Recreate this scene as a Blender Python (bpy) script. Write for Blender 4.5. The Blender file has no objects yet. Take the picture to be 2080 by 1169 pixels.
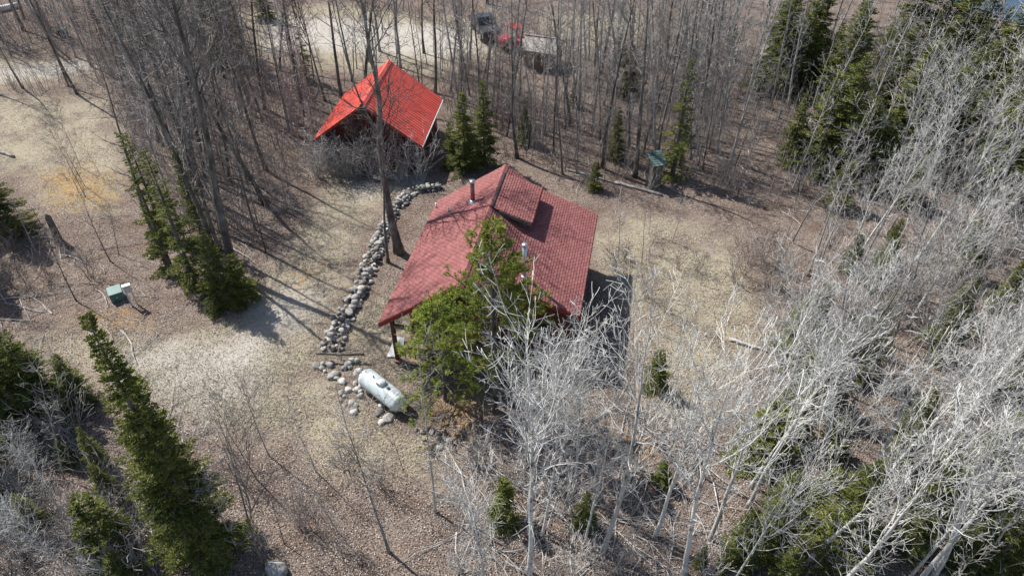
import bpy, math, random
import numpy as np
from mathutils import Vector, Matrix

# ------------------------------------------------------------------ camera, sky, sun, exposure
sc = bpy.context.scene
COL = sc.collection
PITCH = math.radians(40.3); CAMH = 25.0; FPX = 1442.0
cam = bpy.data.cameras.new('camera'); cam.sensor_width = 36.0; cam.lens = 36.0*FPX/2080.0
cam.clip_start = 0.3; cam.clip_end = 3000
camo = bpy.data.objects.new('camera', cam); COL.objects.link(camo)
camo.location = (0, 0, CAMH); camo.rotation_euler = (math.pi/2 - PITCH, 0, 0)
sc.camera = camo
SUN_AZ = math.radians(-54.0); SUN_EL = math.radians(51.0)     # azimuth from +Y towards +X
w = bpy.data.worlds.new('World'); sc.world = w; w.use_nodes = True
nt = w.node_tree; bg = nt.nodes['Background']
sky = nt.nodes.new('ShaderNodeTexSky'); sky.sky_type = 'NISHITA'; sky.sun_disc = False
sky.sun_elevation = SUN_EL; sky.sun_rotation = SUN_AZ
nt.links.new(sky.outputs[0], bg.inputs[0]); bg.inputs[1].default_value = 0.098
sl = bpy.data.lights.new('sun', 'SUN'); sl.energy = 4.8; sl.angle = math.radians(0.53); sl.color = (1.0, 0.965, 0.91)
so = bpy.data.objects.new('sun', sl); COL.objects.link(so)
sd = Vector((math.sin(SUN_AZ)*math.cos(SUN_EL), math.cos(SUN_AZ)*math.cos(SUN_EL), math.sin(SUN_EL)))
so.rotation_euler = sd.to_track_quat('Z', 'Y').to_euler(); so.location = sd*200
vs = sc.view_settings; vs.view_transform = 'Standard'; vs.look = 'None'; vs.gamma = 1.0; vs.exposure = 0.62
vs.use_curve_mapping = False
sc.cycles.max_bounces = 5; sc.cycles.diffuse_bounces = 2; sc.cycles.glossy_bounces = 2

# ------------------------------------------------------------------ helpers
def terrain(x, y):
    z = 0.10*math.sin(x*0.31+1.3)*math.cos(y*0.27) + 0.05*math.sin(x*0.9+y*0.7)
    d = (x-55) + 0.62*(y-62)            # beyond this line the land falls to the lake
    if d > -6: z -= min(2.2, 0.12*(d+6))
    return z
def G(u, v, z=None):
    """ground point seen at photo pixel (u, v)"""
    X = (u-1040.0)/FPX; Y = -(v-584.5)/FPX; c, s = math.cos(PITCH), math.sin(PITCH)
    d = (X, c+Y*s, -s+Y*c)
    zz = 0.0 if z is None else z
    for _ in range(4):
        t = (zz-CAMH)/d[2]; x, y = d[0]*t, d[1]*t
        if z is not None: break
        zz = terrain(x, y)
    return Vector((x, y, zz))
def top_z(y, v):
    return CAMH - y*math.tan(PITCH + math.atan((v-584.5)/FPX))

def mesh(name, V, F, mat=None, smooth=False):
    m = bpy.data.meshes.new(name); m.from_pydata(V, [], F); m.update()
    if mat: m.materials.append(mat)
    if smooth: m.polygons.foreach_set('use_smooth', [True]*len(m.polygons))
    return m
def obj(name, me, parent=None, loc=None, rot=None, scale=None):
    o = bpy.data.objects.new(name, me); COL.objects.link(o)
    if parent is not None: o.parent = parent
    if loc is not None: o.location = loc
    if rot is not None: o.rotation_euler = rot
    if scale is not None: o.scale = scale if hasattr(scale, '__len__') else (scale,)*3
    return o
def tag(o, label=None, cat=None, group=None, kind=None):
    if label: o['label'] = label
    if cat: o['category'] = cat
    if group: o['group'] = group
    if kind: o['kind'] = kind
    return o
def empty(name, loc, rz=0.0, label=None, cat=None, group=None):
    o = bpy.data.objects.new(name, None); COL.objects.link(o); o.empty_display_size = 0.3
    o.location = loc; o.rotation_euler = (0, 0, rz)
    return tag(o, label, cat, group)

class MB:
    """collects shapes, builds one mesh object"""
    def __init__(s): s.V = []; s.F = []
    def box(s, x0, x1, y0, y1, z0, z1):
        n = len(s.V)
        s.V += [(x0,y0,z0),(x1,y0,z0),(x1,y1,z0),(x0,y1,z0),(x0,y0,z1),(x1,y0,z1),(x1,y1,z1),(x0,y1,z1)]
        s.F += [tuple(n+i for i in f) for f in ((0,3,2,1),(4,5,6,7),(0,1,5,4),(1,2,6,5),(2,3,7,6),(3,0,4,7))]
        return s
    def hexa(s, P):                         # 8 corners, bottom 4 then top 4
        n = len(s.V); s.V += [tuple(p) for p in P]
        s.F += [tuple(n+i for i in f) for f in ((0,3,2,1),(4,5,6,7),(0,1,5,4),(1,2,6,5),(2,3,7,6),(3,0,4,7))]
        return s
    def slab(s, P, t):                      # polygon P (ccw from above) extruded down by t
        n = len(s.V); k = len(P)
        s.V += [tuple(p) for p in P] + [(p[0], p[1], p[2]-t) for p in P]
        s.F.append(tuple(range(n, n+k))); s.F.append(tuple(range(n+2*k-1, n+k-1, -1)))
        for i in range(k):
            j = (i+1) % k; s.F.append((n+i, n+k+i, n+k+j, n+j))
        return s
    def prism(s, P, ax, a0, a1):            # polygon in a plane extruded along axis ax
        n = len(s.V); k = len(P)
        for a in (a0, a1):
            for p in P:
                q = list(p); q.insert(ax, a); s.V.append(tuple(q))
        s.F.append(tuple(range(n, n+k))); s.F.append(tuple(range(n+2*k-1, n+k-1, -1)))
        for i in range(k):
            j = (i+1) % k; s.F.append((n+i, n+k+i, n+k+j, n+j))
        return s
    def tube(s, pts, rad, k=8, cap=True):
        tube(s.V, s.F, pts, rad, k, cap); return s
    def build(s, name, mat, parent=None, smooth=False, bevel=0, **kw):
        me = mesh(name, s.V, s.F, mat, smooth)
        o = obj(name, me, parent, **kw)
        if bevel:
            b = o.modifiers.new('bevel', 'BEVEL'); b.width = bevel; b.segments = 2; b.limit_method = 'ANGLE'
        return o

def tube(V, F, pts, rad, k=3, cap=False):
    n0 = len(V); m = len(pts); a0 = None
    for i in range(m):
        p = pts[i]; q = pts[min(i+1, m-1)]; o = pts[max(i-1, 0)]
        dx, dy, dz = q[0]-o[0], q[1]-o[1], q[2]-o[2]
        L = math.sqrt(dx*dx+dy*dy+dz*dz) or 1.0; dx /= L; dy /= L; dz /= L
        if a0 is None:
            if abs(dz) < 0.9: ax, ay, az = -dy, dx, 0.0
            else: ax, ay, az = 1.0, 0.0, 0.0
        else: ax, ay, az = a0
        d = ax*dx+ay*dy+az*dz; ax -= d*dx; ay -= d*dy; az -= d*dz
        L = math.sqrt(ax*ax+ay*ay+az*az) or 1.0; ax /= L; ay /= L; az /= L; a0 = (ax, ay, az)
        bx, by, bz = dy*az-dz*ay, dz*ax-dx*az, dx*ay-dy*ax
        r = rad[i] if hasattr(rad, '__len__') else rad
        for j in range(k):
            t = 2*math.pi*j/k; c, s_ = math.cos(t)*r, math.sin(t)*r
            V.append((p[0]+ax*c+bx*s_, p[1]+ay*c+by*s_, p[2]+az*c+bz*s_))
    for i in range(m-1):
        b = n0+i*k
        for j in range(k):
            j2 = (j+1) % k
            F.append((b+j, b+j2, b+k+j2, b+k+j))
    if cap and k > 3:
        F.append(tuple(range(n0+k-1, n0-1, -1))); F.append(tuple(range(n0+(m-1)*k, n0+m*k)))

# ------------------------------------------------------------------ materials
def mat(name, col, rough=0.85, metal=0.0, spec=0.3):
    m = bpy.data.materials.new(name); m.use_nodes = True
    b = m.node_tree.nodes['Principled BSDF']
    b.inputs['Base Color'].default_value = (*col, 1); b.inputs['Roughness'].default_value = rough
    b.inputs['Metallic'].default_value = metal; b.inputs['Specular IOR Level'].default_value = spec
    return m
def ramp(nt, stops, fac):
    r = nt.nodes.new('ShaderNodeValToRGB'); e = r.color_ramp.elements
    while len(e) < len(stops): e.new(0.5)
    for i, (p, c) in enumerate(stops): e[i].position = p; e[i].color = (*c, 1)
    nt.links.new(fac, r.inputs[0]); return r.outputs[0]
def noise(nt, scale, detail=4, vec=None, stretch=None, rough=0.6):
    n = nt.nodes.new('ShaderNodeTexNoise'); n.inputs['Scale'].default_value = scale
    n.inputs['Detail'].default_value = detail; n.inputs['Roughness'].default_value = rough
    if stretch is not None or vec is None:
        tc = nt.nodes.new('ShaderNodeTexCoord'); src = tc.outputs['Object']
        if stretch is not None:
            mp = nt.nodes.new('ShaderNodeMapping'); mp.inputs['Scale'].default_value = stretch
            nt.links.new(src, mp.inputs[0]); src = mp.outputs[0]
        vec = src
    nt.links.new(vec, n.inputs['Vector']); return n.outputs['Fac']
def mix(nt, a, b, fac, mode='MIX'):
    x = nt.nodes.new('ShaderNodeMix'); x.data_type = 'RGBA'; x.blend_type = mode
    for i, s in ((6, a), (7, b)):
        if isinstance(s, tuple): x.inputs[i].default_value = (*s, 1)
        else: nt.links.new(s, x.inputs[i])
    if isinstance(fac, float): x.inputs[0].default_value = fac
    else: nt.links.new(fac, x.inputs[0])
    return x.outputs[2]
def bump(m, h, strength=0.4, dist=0.02):
    nt = m.node_tree; b = nt.nodes.new('ShaderNodeBump'); b.inputs['Strength'].default_value = strength
    b.inputs['Distance'].default_value = dist; nt.links.new(h, b.inputs['Height'])
    nt.links.new(b.outputs[0], nt.nodes['Principled BSDF'].inputs['Normal'])
def ramp_mat(name, stops, scale, rough=0.85, stretch=None, detail=5, bmp=0.0, bdist=0.02, metal=0.0, spec=0.3):
    m = mat(name, stops[0][1], rough, metal, spec); nt = m.node_tree
    n = noise(nt, scale, detail, stretch=stretch)
    nt.links.new(ramp(nt, stops, n), nt.nodes['Principled BSDF'].inputs['Base Color'])
    if bmp: bump(m, n, bmp, bdist)
    return m
def island_mat(name, stops, rough=0.7, spec=0.25, scale=0.5, amt=0.35, trans=0.0):
    """colour varies leaf by leaf and slowly through the crown"""
    m = mat(name, stops[0][1], rough, 0, spec); nt = m.node_tree
    g = nt.nodes.new('ShaderNodeNewGeometry')
    tc = nt.nodes.new('ShaderNodeTexCoord'); n = noise(nt, scale, 2, vec=g.outputs['Position'])
    a = nt.nodes.new('ShaderNodeMath'); a.operation = 'MULTIPLY_ADD'
    nt.links.new(n, a.inputs[0]); a.inputs[1].default_value = amt*2; a.inputs[2].default_value = -amt
    b = nt.nodes.new('ShaderNodeMath'); b.operation = 'ADD'; b.use_clamp = True
    nt.links.new(g.outputs['Random Per Island'], b.inputs[0]); nt.links.new(a.outputs[0], b.inputs[1])
    col = ramp(nt, stops, b.outputs[0])
    nt.links.new(col, nt.nodes['Principled BSDF'].inputs['Base Color'])
    if trans:
        t = nt.nodes.new('ShaderNodeBsdfTranslucent'); nt.links.new(col, t.inputs[0])
        x = nt.nodes.new('ShaderNodeMixShader'); x.inputs[0].default_value = trans
        out = nt.nodes['Material Output']; nt.links.new(nt.nodes['Principled BSDF'].outputs[0], x.inputs[1])
        nt.links.new(t.outputs[0], x.inputs[2]); nt.links.new(x.outputs[0], out.inputs[0])
    return m
def bark_mat(name, stops, scale=3.0, vary=0.25):
    """bark with stretched patches; every tree a little lighter or darker"""
    m = mat(name, stops[0][1], 0.9, 0, 0.15); nt = m.node_tree
    n = noise(nt, scale, 5, stretch=(1, 1, 0.45))
    c = ramp(nt, stops, n)
    oi = nt.nodes.new('ShaderNodeObjectInfo')
    h = nt.nodes.new('ShaderNodeHueSaturation')
    a = nt.nodes.new('ShaderNodeMath'); a.operation = 'MULTIPLY_ADD'; nt.links.new(oi.outputs['Random'], a.inputs[0])
    a.inputs[1].default_value = vary*2; a.inputs[2].default_value = 1-vary
    nt.links.new(a.outputs[0], h.inputs['Value']); nt.links.new(c, h.inputs['Color'])
    nt.links.new(h.outputs[0], nt.nodes['Principled BSDF'].inputs['Base Color'])
    bump(m, n, 0.5, 0.03)
    return m

M = {}
M['pale_bark'] = bark_mat('pale_bark', [(0.32, (0.11,0.10,0.09)), (0.44, (0.47,0.46,0.43)), (0.75, (0.67,0.66,0.62))], 4.0, 0.15)
M['grey_bark'] = bark_mat('grey_bark', [(0.3, (0.17,0.158,0.145)), (0.5, (0.34,0.32,0.30)), (0.72, (0.52,0.50,0.47))], 3.0, 0.35)
M['dark_bark'] = bark_mat('dark_bark', [(0.35, (0.065,0.056,0.048)), (0.52, (0.14,0.125,0.11)), (0.70, (0.33,0.31,0.285))], 2.8, 0.35)
M['twig_bark'] = bark_mat('twig_bark', [(0.3, (0.11,0.10,0.09)), (0.7, (0.30,0.275,0.25))], 3.0, 0.3)
M['birch_bark'] = bark_mat('birch_bark', [(0.34, (0.06,0.055,0.05)), (0.42, (0.55,0.53,0.49)), (0.75, (0.72,0.70,0.66))], 5.0, 0.1)
M['shrub_bark'] = bark_mat('shrub_bark', [(0.3, (0.20,0.165,0.15)), (0.7, (0.40,0.355,0.325))], 3.0, 0.3)
M['fir_green'] = island_mat('fir_green', [(0.0, (0.04,0.058,0.016)), (0.4, (0.125,0.152,0.032)), (0.75, (0.225,0.245,0.053)), (1.0, (0.34,0.335,0.10))], amt=0.35, trans=0.3)
M['pine_green'] = island_mat('pine_green', [(0.0, (0.15,0.20,0.035)), (0.5, (0.31,0.39,0.07)), (1.0, (0.50,0.54,0.15))], amt=0.3, trans=0.5)
M['pine_rust'] = island_mat('pine_rust', [(0.0, (0.11,0.16,0.03)), (0.5, (0.24,0.31,0.06)), (0.85, (0.38,0.41,0.10)), (1.0, (0.42,0.24,0.08))], amt=0.3, trans=0.5)
M['litter'] = island_mat('litter', [(0.0, (0.045,0.034,0.028)), (0.35, (0.155,0.117,0.097)), (0.65, (0.285,0.232,0.195)), (0.88, (0.42,0.36,0.31)), (1.0, (0.60,0.545,0.48))], rough=0.6, amt=0.12, scale=0.25)
M['straw'] = island_mat('straw', [(0.0, (0.24,0.20,0.14)), (0.5, (0.38,0.335,0.25)), (0.9, (0.50,0.46,0.37)), (1.0, (0.29,0.28,0.14))], rough=0.7, amt=0.2, scale=0.3)
M['stone'] = ramp_mat('stone', [(0.3, (0.15,0.14,0.125)), (0.5, (0.36,0.345,0.315)), (0.72, (0.56,0.54,0.50))], 3.5, 0.85, bmp=0.5)
_nt = M['stone'].node_tree
_oi = _nt.nodes.new('ShaderNodeObjectInfo'); _h = _nt.nodes.new('ShaderNodeHueSaturation')
_a = _nt.nodes.new('ShaderNodeMath'); _a.operation = 'MULTIPLY_ADD'; _nt.links.new(_oi.outputs['Random'], _a.inputs[0])
_a.inputs[1].default_value = 0.9; _a.inputs[2].default_value = 0.42; _nt.links.new(_a.outputs[0], _h.inputs['Value'])
_b = _nt.nodes['Principled BSDF']; _nt.links.new(_b.inputs['Base Color'].links[0].from_socket, _h.inputs['Color'])
_nt.links.new(_h.outputs[0], _b.inputs['Base Color'])
M['shingle'] = island_mat('shingle', [(0.0, (0.215,0.080,0.076)), (0.5, (0.238,0.092,0.087)), (1.0, (0.27,0.112,0.105))], rough=0.9, spec=0.2, amt=0.14, scale=1.3)
M['roof_felt'] = mat('roof_felt', (0.085,0.025,0.025), 0.95)
M['red_trim'] = ramp_mat('red_trim', [(0.3, (0.20,0.035,0.03)), (0.7, (0.28,0.05,0.042))], 3)
M['wood'] = ramp_mat('wood', [(0.3, (0.14,0.095,0.065)), (0.7, (0.27,0.20,0.145))], 2.0, stretch=(6,6,0.6), bmp=0.3)
M['log_wall'] = ramp_mat('log_wall', [(0.3, (0.085,0.030,0.022)), (0.7, (0.15,0.055,0.040))], 2.5, stretch=(0.5,0.5,6), bmp=0.3)
M['red_wall'] = ramp_mat('red_wall', [(0.3, (0.075,0.018,0.015)), (0.7, (0.12,0.026,0.021))], 2.5, stretch=(5,5,0.5))
M['red_metal'] = ramp_mat('red_metal', [(0.28, (0.50,0.066,0.046)), (0.5, (0.68,0.095,0.064)), (0.72, (0.74,0.145,0.105))], 1.1, 0.4, spec=0.5, stretch=(0.5,3.0,0.5))
M['white_paint'] = ramp_mat('white_paint', [(0.3, (0.62,0.63,0.62)), (0.7, (0.78,0.78,0.76))], 1.5, 0.5)
M['tank_paint'] = ramp_mat('tank_paint', [(0.3, (0.42,0.48,0.49)), (0.55, (0.58,0.63,0.63)), (0.75, (0.66,0.69,0.68))], 1.4, 0.4, spec=0.5)
M['dark_metal'] = mat('dark_metal', (0.06,0.062,0.065), 0.5, 0.6)
M['steel'] = ramp_mat('steel', [(0.3, (0.50,0.51,0.52)), (0.7, (0.68,0.69,0.70))], 3, 0.35, metal=0.8)
M['pipe_red'] = ramp_mat('pipe_red', [(0.3, (0.22,0.09,0.08)), (0.7, (0.36,0.20,0.18))], 3, 0.35, metal=0.6)
M['green_metal'] = ramp_mat('green_metal', [(0.3, (0.055,0.13,0.12)), (0.7, (0.10,0.20,0.185))], 2.5, 0.45)
M['green_roof'] = ramp_mat('green_roof', [(0.35, (0.06,0.10,0.085)), (0.65, (0.17,0.24,0.21))], 3, 0.8)
M['old_wood'] = ramp_mat('old_wood', [(0.3, (0.075,0.065,0.055)), (0.7, (0.19,0.17,0.15))], 2.0, stretch=(6,6,0.5), bmp=0.3)
M['shake'] = ramp_mat('shake', [(0.3, (0.19,0.17,0.155)), (0.7, (0.42,0.39,0.36))], 3.0, stretch=(1,1,1), bmp=0.3)
M['glass'] = mat('glass', (0.02,0.025,0.03), 0.08, 0, 0.6)
M['concrete'] = ramp_mat('concrete', [(0.3, (0.30,0.28,0.25)), (0.7, (0.42,0.40,0.365))], 1.2, bmp=0.2)
M['vehicle_dark'] = mat('vehicle_dark', (0.045,0.05,0.06), 0.25, 0.3, 0.5)
M['vehicle_red'] = mat('vehicle_red', (0.50,0.03,0.04), 0.3, 0.0, 0.5)
M['grey_paint'] = ramp_mat('grey_paint', [(0.3, (0.40,0.42,0.43)), (0.7, (0.56,0.58,0.58))], 3, 0.5)
M['rubber'] = mat('rubber', (0.025,0.025,0.025), 0.8)
M['lens'] = mat('lens', (0.7,0.7,0.68), 0.15, 0.0, 0.6)

# ------------------------------------------------------------------ ground
def px(poly): return [tuple(G(u, v, 0.0)[:2]) for u, v in poly]
GRASS = [px(P) for P in (
    [(-60,195),(205,198),(258,300),(225,430),(105,430),(70,350),(-60,330)],
    [(60,690),(200,668),(330,690),(470,640),(545,560),(600,500),(650,420),(690,350),(840,345),(862,372),(790,395),(730,470),(690,580),(655,680),(650,760),(720,800),(770,880),(900,905),(900,965),(700,950),(560,880),(430,860),(330,800),(190,760)],
    [(700,640),(790,600),(850,720),(800,770),(735,745)],
    [(1205,470),(1300,440),(1440,470),(1530,560),(1545,660),(1480,790),(1400,860),(1310,830),(1300,640),(1230,570)],
    [(480,20),(700,10),(960,40),(1010,110),(900,150),(640,140),(520,120)],
    [(-60,120),(150,120),(210,150),(60,170),(-60,185)],
    [(1100,30),(1300,20),(1320,70),(1200,110),(1120,80)],
)]
SAND = [px(P) for P in (
    [(545,40),(700,40),(940,55),(985,100),(900,120),(640,100),(540,100)],
    [(-60,140),(170,125),(190,140),(-60,170)],
    [(470,690),(560,590),(640,580),(625,640),(560,690),(500,790),(420,850),(350,800),(250,740),(300,710)],
    [(690,350),(840,345),(820,375),(740,400)],
)]
MOSS = [px(P) for P in (
    [(70,350),(160,330),(245,360),(230,420),(110,430)],
    [(900,790),(1000,800),(970,900),(900,880),(850,820)],
    [(1180,870),(1330,880),(1350,930),(1240,920)],
    [(160,640),(290,640),(300,665),(190,668)],
    [(590,560),(640,540),(650,580),(610,590)],
)]
def poly_mask(X, Y, polys, soft):
    out = np.zeros(X.shape)
    for P in polys:
        ins = np.zeros(X.shape, bool); dist = np.full(X.shape, 1e9)
        n = len(P)
        for i in range(n):
            x1, y1 = P[i]; x2, y2 = P[(i+1) % n]
            c = ((y1 > Y) != (y2 > Y)) & (X < (x2-x1)*(Y-y1)/((y2-y1) or 1e-9)+x1); ins ^= c
            L = (x2-x1)**2+(y2-y1)**2 or 1e-9
            t = np.clip(((X-x1)*(x2-x1)+(Y-y1)*(y2-y1))/L, 0, 1)
            dist = np.minimum(dist, np.hypot(X-(x1+t*(x2-x1)), Y-(y1+t*(y2-y1))))
        s = np.where(ins, dist, -dist)
        out = np.maximum(out, np.clip(0.5+s/(2*soft), 0, 1))
    return out
def in_poly(x, y, polys):
    return poly_mask(np.array([x]), np.array([y]), polys, 0.01)[0] > 0.5
xs = np.concatenate([[-900,-400,-200,-120,-90], np.arange(-70, 70.1, 0.45), [90,120,200,400,900]])
ys = np.concatenate([[-400,-150,-60,-20], np.arange(0, 92.1, 0.45), [105,130,180,300,500,900,1500]])
GX, GY = np.meshgrid(xs, ys); nx, ny = len(xs), len(ys)
GZ = 0.10*np.sin(GX*0.31+1.3)*np.cos(GY*0.27) + 0.05*np.sin(GX*0.9+GY*0.7)
_d = (GX-55)+0.62*(GY-62); GZ -= np.clip(0.12*(_d+6), 0, 2.2)
rg = np.random.default_rng(5)
GZ += rg.uniform(-0.012, 0.012, GX.shape)
gm = bpy.data.meshes.new('ground')
idx = np.arange(nx*ny).reshape(ny, nx)
faces = np.stack([idx[:-1,:-1], idx[:-1,1:], idx[1:,1:], idx[1:,:-1]], -1).reshape(-1, 4)
gm.from_pydata(np.stack([GX, GY, GZ], -1).reshape(-1, 3).tolist(), [], faces.tolist()); gm.update()
gm.polygons.foreach_set('use_smooth', [True]*len(gm.polygons))
at = gm.color_attributes.new('zone', 'FLOAT_COLOR', 'POINT')
zone = np.stack([poly_mask(GX, GY, GRASS, 1.6), poly_mask(GX, GY, SAND, 1.8)*1.0, poly_mask(GX, GY, MOSS, 1.3)*0.6, np.ones(GX.shape)], -1)
at.data.foreach_set('color', zone.reshape(-1).astype(np.float32))
m = mat('forest_floor', (0.2,0.15,0.12), 0.95, 0, 0.1); nt = m.node_tree
ca = nt.nodes.new('ShaderNodeAttribute'); ca.attribute_name = 'zone'
sep = nt.nodes.new('ShaderNodeSeparateColor'); nt.links.new(ca.outputs['Color'], sep.inputs[0])
tc = nt.nodes.new('ShaderNodeTexCoord'); P_ = tc.outputs['Object']
def rag(sock, n, amt=0.9):
    a = nt.nodes.new('ShaderNodeMath'); a.operation = 'MULTIPLY_ADD'; nt.links.new(n, a.inputs[0]); a.inputs[1].default_value = amt; a.inputs[2].default_value = -amt/2
    b = nt.nodes.new('ShaderNodeMath'); b.operation = 'ADD'; nt.links.new(sock, b.inputs[0]); nt.links.new(a.outputs[0], b.inputs[1])
    r = nt.nodes.new('ShaderNodeMapRange'); r.inputs['From Min'].default_value = 0.2; r.inputs['From Max'].default_value = 0.8
    nt.links.new(b.outputs[0], r.inputs[0]); return r.outputs[0]
big = noise(nt, 0.55, 5, P_); mid = noise(nt, 2.2, 5, P_); fine = noise(nt, 16.0, 4, P_); vfine = noise(nt, 40.0, 3, P_)
litter = ramp(nt, [(0.30, (0.045,0.033,0.027)), (0.45, (0.14,0.107,0.088)), (0.58, (0.25,0.20,0.165)), (0.72, (0.40,0.34,0.285))], fine)
shade_tinted_litter = mix(nt, litter, (0.55,0.45,0.40), ramp(nt, [(0.42, (0,0,0)), (0.65, (0.6,0.6,0.6))], big), 'MULTIPLY')  # patches of litter darkened, twig shade on the woods floor put into the colour
grass = ramp(nt, [(0.30, (0.16,0.132,0.095)), (0.46, (0.285,0.245,0.182)), (0.60, (0.37,0.325,0.245)), (0.76, (0.49,0.45,0.36))], vfine)
grass = mix(nt, grass, (0.27,0.25,0.10), ramp(nt, [(0.52, (0,0,0)), (0.70, (0.6,0.6,0.6))], mid))
grass = mix(nt, grass, litter, ramp(nt, [(0.46, (0,0,0)), (0.62, (0.75,0.75,0.75))], big))
sand = ramp(nt, [(0.3, (0.28,0.252,0.215)), (0.5, (0.40,0.37,0.325)), (0.72, (0.53,0.50,0.45))], vfine)
moss = ramp(nt, [(0.3, (0.20,0.11,0.045)), (0.55, (0.34,0.21,0.075)), (0.75, (0.44,0.33,0.16))], fine)
c = mix(nt, shade_tinted_litter, grass, rag(sep.outputs[0], mid, 1.3))
c = mix(nt, c, sand, rag(sep.outputs[1], mid, 1.3))
c = mix(nt, c, moss, rag(sep.outputs[2], mid, 1.5))
nt.links.new(c, nt.nodes['Principled BSDF'].inputs['Base Color'])
bump(m, fine, 0.7, 0.05)
gm.materials.append(m)
tag(obj('ground', gm), kind='structure')

# the lake beyond the shore, upper right
lm = mat('lake_water', (0.02,0.05,0.09), 0.06, 0, 0.6)
bump(lm, noise(lm.node_tree, 1.6, 4), 0.35, 0.05)
lv = [(30,95,-0.95),(76,20,-0.95),(900,-300,-0.95),(900,900,-0.95),(-80,900,-0.95)]
tag(obj('lake', mesh('lake', lv, [(0,1,2,3,4)], lm)), kind='structure')

# leaf litter and dry straw: uncountable
def scatter(name, N, smin, smax, ratio, material, keep, seed, zoff, tilt):
    r = np.random.default_rng(seed)
    out = []; got = 0
    while got < N:
        u = r.uniform(-80, 2160, N); v = r.uniform(-20, 1260, N)
        # even cover over the ground in view, denser close by
        X = (u-1040)/FPX; Y = -(v-584.5)/FPX; c_, s_ = math.cos(PITCH), math.sin(PITCH)
        t = CAMH/(s_-Y*c_); x, y = X*t, (c_+Y*s_)*t
        g = poly_mask(x, y, GRASS, 0.8)*0.8 + poly_mask(x, y, SAND, 0.6)
        drift = 0.62+0.38*np.sin(x*1.1+2.1*np.sin(y*0.45))*np.sin(y*1.27+1.7*np.sin(x*0.6))
        k = r.uniform(0, 1, N) < keep(g, t)*drift
        d = (x-55)+0.62*(y-62); k &= d < 0
        out.append(np.stack([x, y], -1)[k]); got += k.sum()
    P = np.concatenate(out)[:N]; x, y = P[:,0], P[:,1]
    z = 0.10*np.sin(x*0.31+1.3)*np.cos(y*0.27) + 0.05*np.sin(x*0.9+y*0.7) + zoff
    d = (x-55)+0.62*(y-62); z -= np.clip(0.12*(d+6), 0, 2.2)
    a = r.uniform(0, 2*np.pi, N); L = r.uniform(smin, smax, N); W = L*ratio*r.uniform(0.7, 1.3, N)
    tl = r.normal(0, tilt, N); tw = r.normal(0, tilt, N)
    ux, uy, uz = np.cos(a)*np.cos(tl), np.sin(a)*np.cos(tl), np.sin(tl)
    wx, wy, wz = -np.sin(a)*np.cos(tw), np.cos(a)*np.cos(tw), np.sin(tw)
    cen = np.stack([x, y, z + 0.5*np.abs(uz)*L + 0.5*np.abs(wz)*W + r.uniform(0, 0.03, N)], -1)
    U = np.stack([ux, uy, uz], -1)*L[:,None]/2; W_ = np.stack([wx, wy, wz], -1)*W[:,None]/2
    V = np.stack([cen-U, cen-W_, cen+U, cen+W_], 1).reshape(-1, 3)
    F = np.arange(4*N).reshape(N, 4)
    me = bpy.data.meshes.new(name); me.vertices.add(4*N); me.vertices.foreach_set('co', V.reshape(-1).astype(np.float32))
    me.loops.add(4*N); me.loops.foreach_set('vertex_index', F.reshape(-1).astype(np.int32))
    me.polygons.add(N); me.polygons.foreach_set('loop_start', (np.arange(N)*4).astype(np.int32)); me.update(calc_edges=True)
    me.materials.append(material); return obj(name, me)
tag(scatter('leaf_litter', 400000, 0.03, 0.078, 0.62, M['litter'], lambda g, t: np.clip(0.95-0.60*g, 0.14, 1), 11, 0.012, 0.45),
    'fallen brown leaves littering the forest floor', 'leaf litter', kind='stuff')
tag(scatter('dry_grass', 70000, 0.09, 0.22, 0.13, M['straw'], lambda g, t: np.clip(g*0.9-0.1, 0.0, 0.7), 12, 0.02, 0.6),
    'pale dry grass lying flat in the clearings', 'dry grass', kind='stuff')

# ------------------------------------------------------------------ main cabin
HX, HY, HYAW = -0.34, 32.771, -0.187
cabin = empty('cabin', (HX, HY, terrain(HX, HY-4)), HYAW, 'large cabin with faded red shingle roof, dormer and metal flue pipes', 'cabin')
ZR, LB_, WL, DL, WK, WR, DR = 5.65, 8.267, 3.866, 2.701, 1.68, 5.014, 2.473
SL = DL/WL; ZK = ZR-SL*WK; ZE = ZR-DR; SK = (ZK-ZE)/(WR-WK)
FA, FL = -9.85, -10.15      # front end of the ridge and of the left eave
TH = 0.16
roof = MB()
roof.slab([(-WL,0,ZR-DL),(-WL,FL,ZR-DL),(0,FA,ZR),(0,0,ZR)], TH).build('left_roof_deck', M['roof_felt'], cabin)
MB().slab([(0,0,ZR),(0,FA,ZR),(WK,-LB_-0.3,ZK),(WK,0,ZK)], TH).build('right_roof_deck', M['roof_felt'], cabin)
MB().slab([(WK,0,ZK),(WK,-LB_,ZK),(WR,-LB_,ZE),(WR,0,ZE)], TH).build('lower_roof_deck', M['roof_felt'], cabin)
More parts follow.
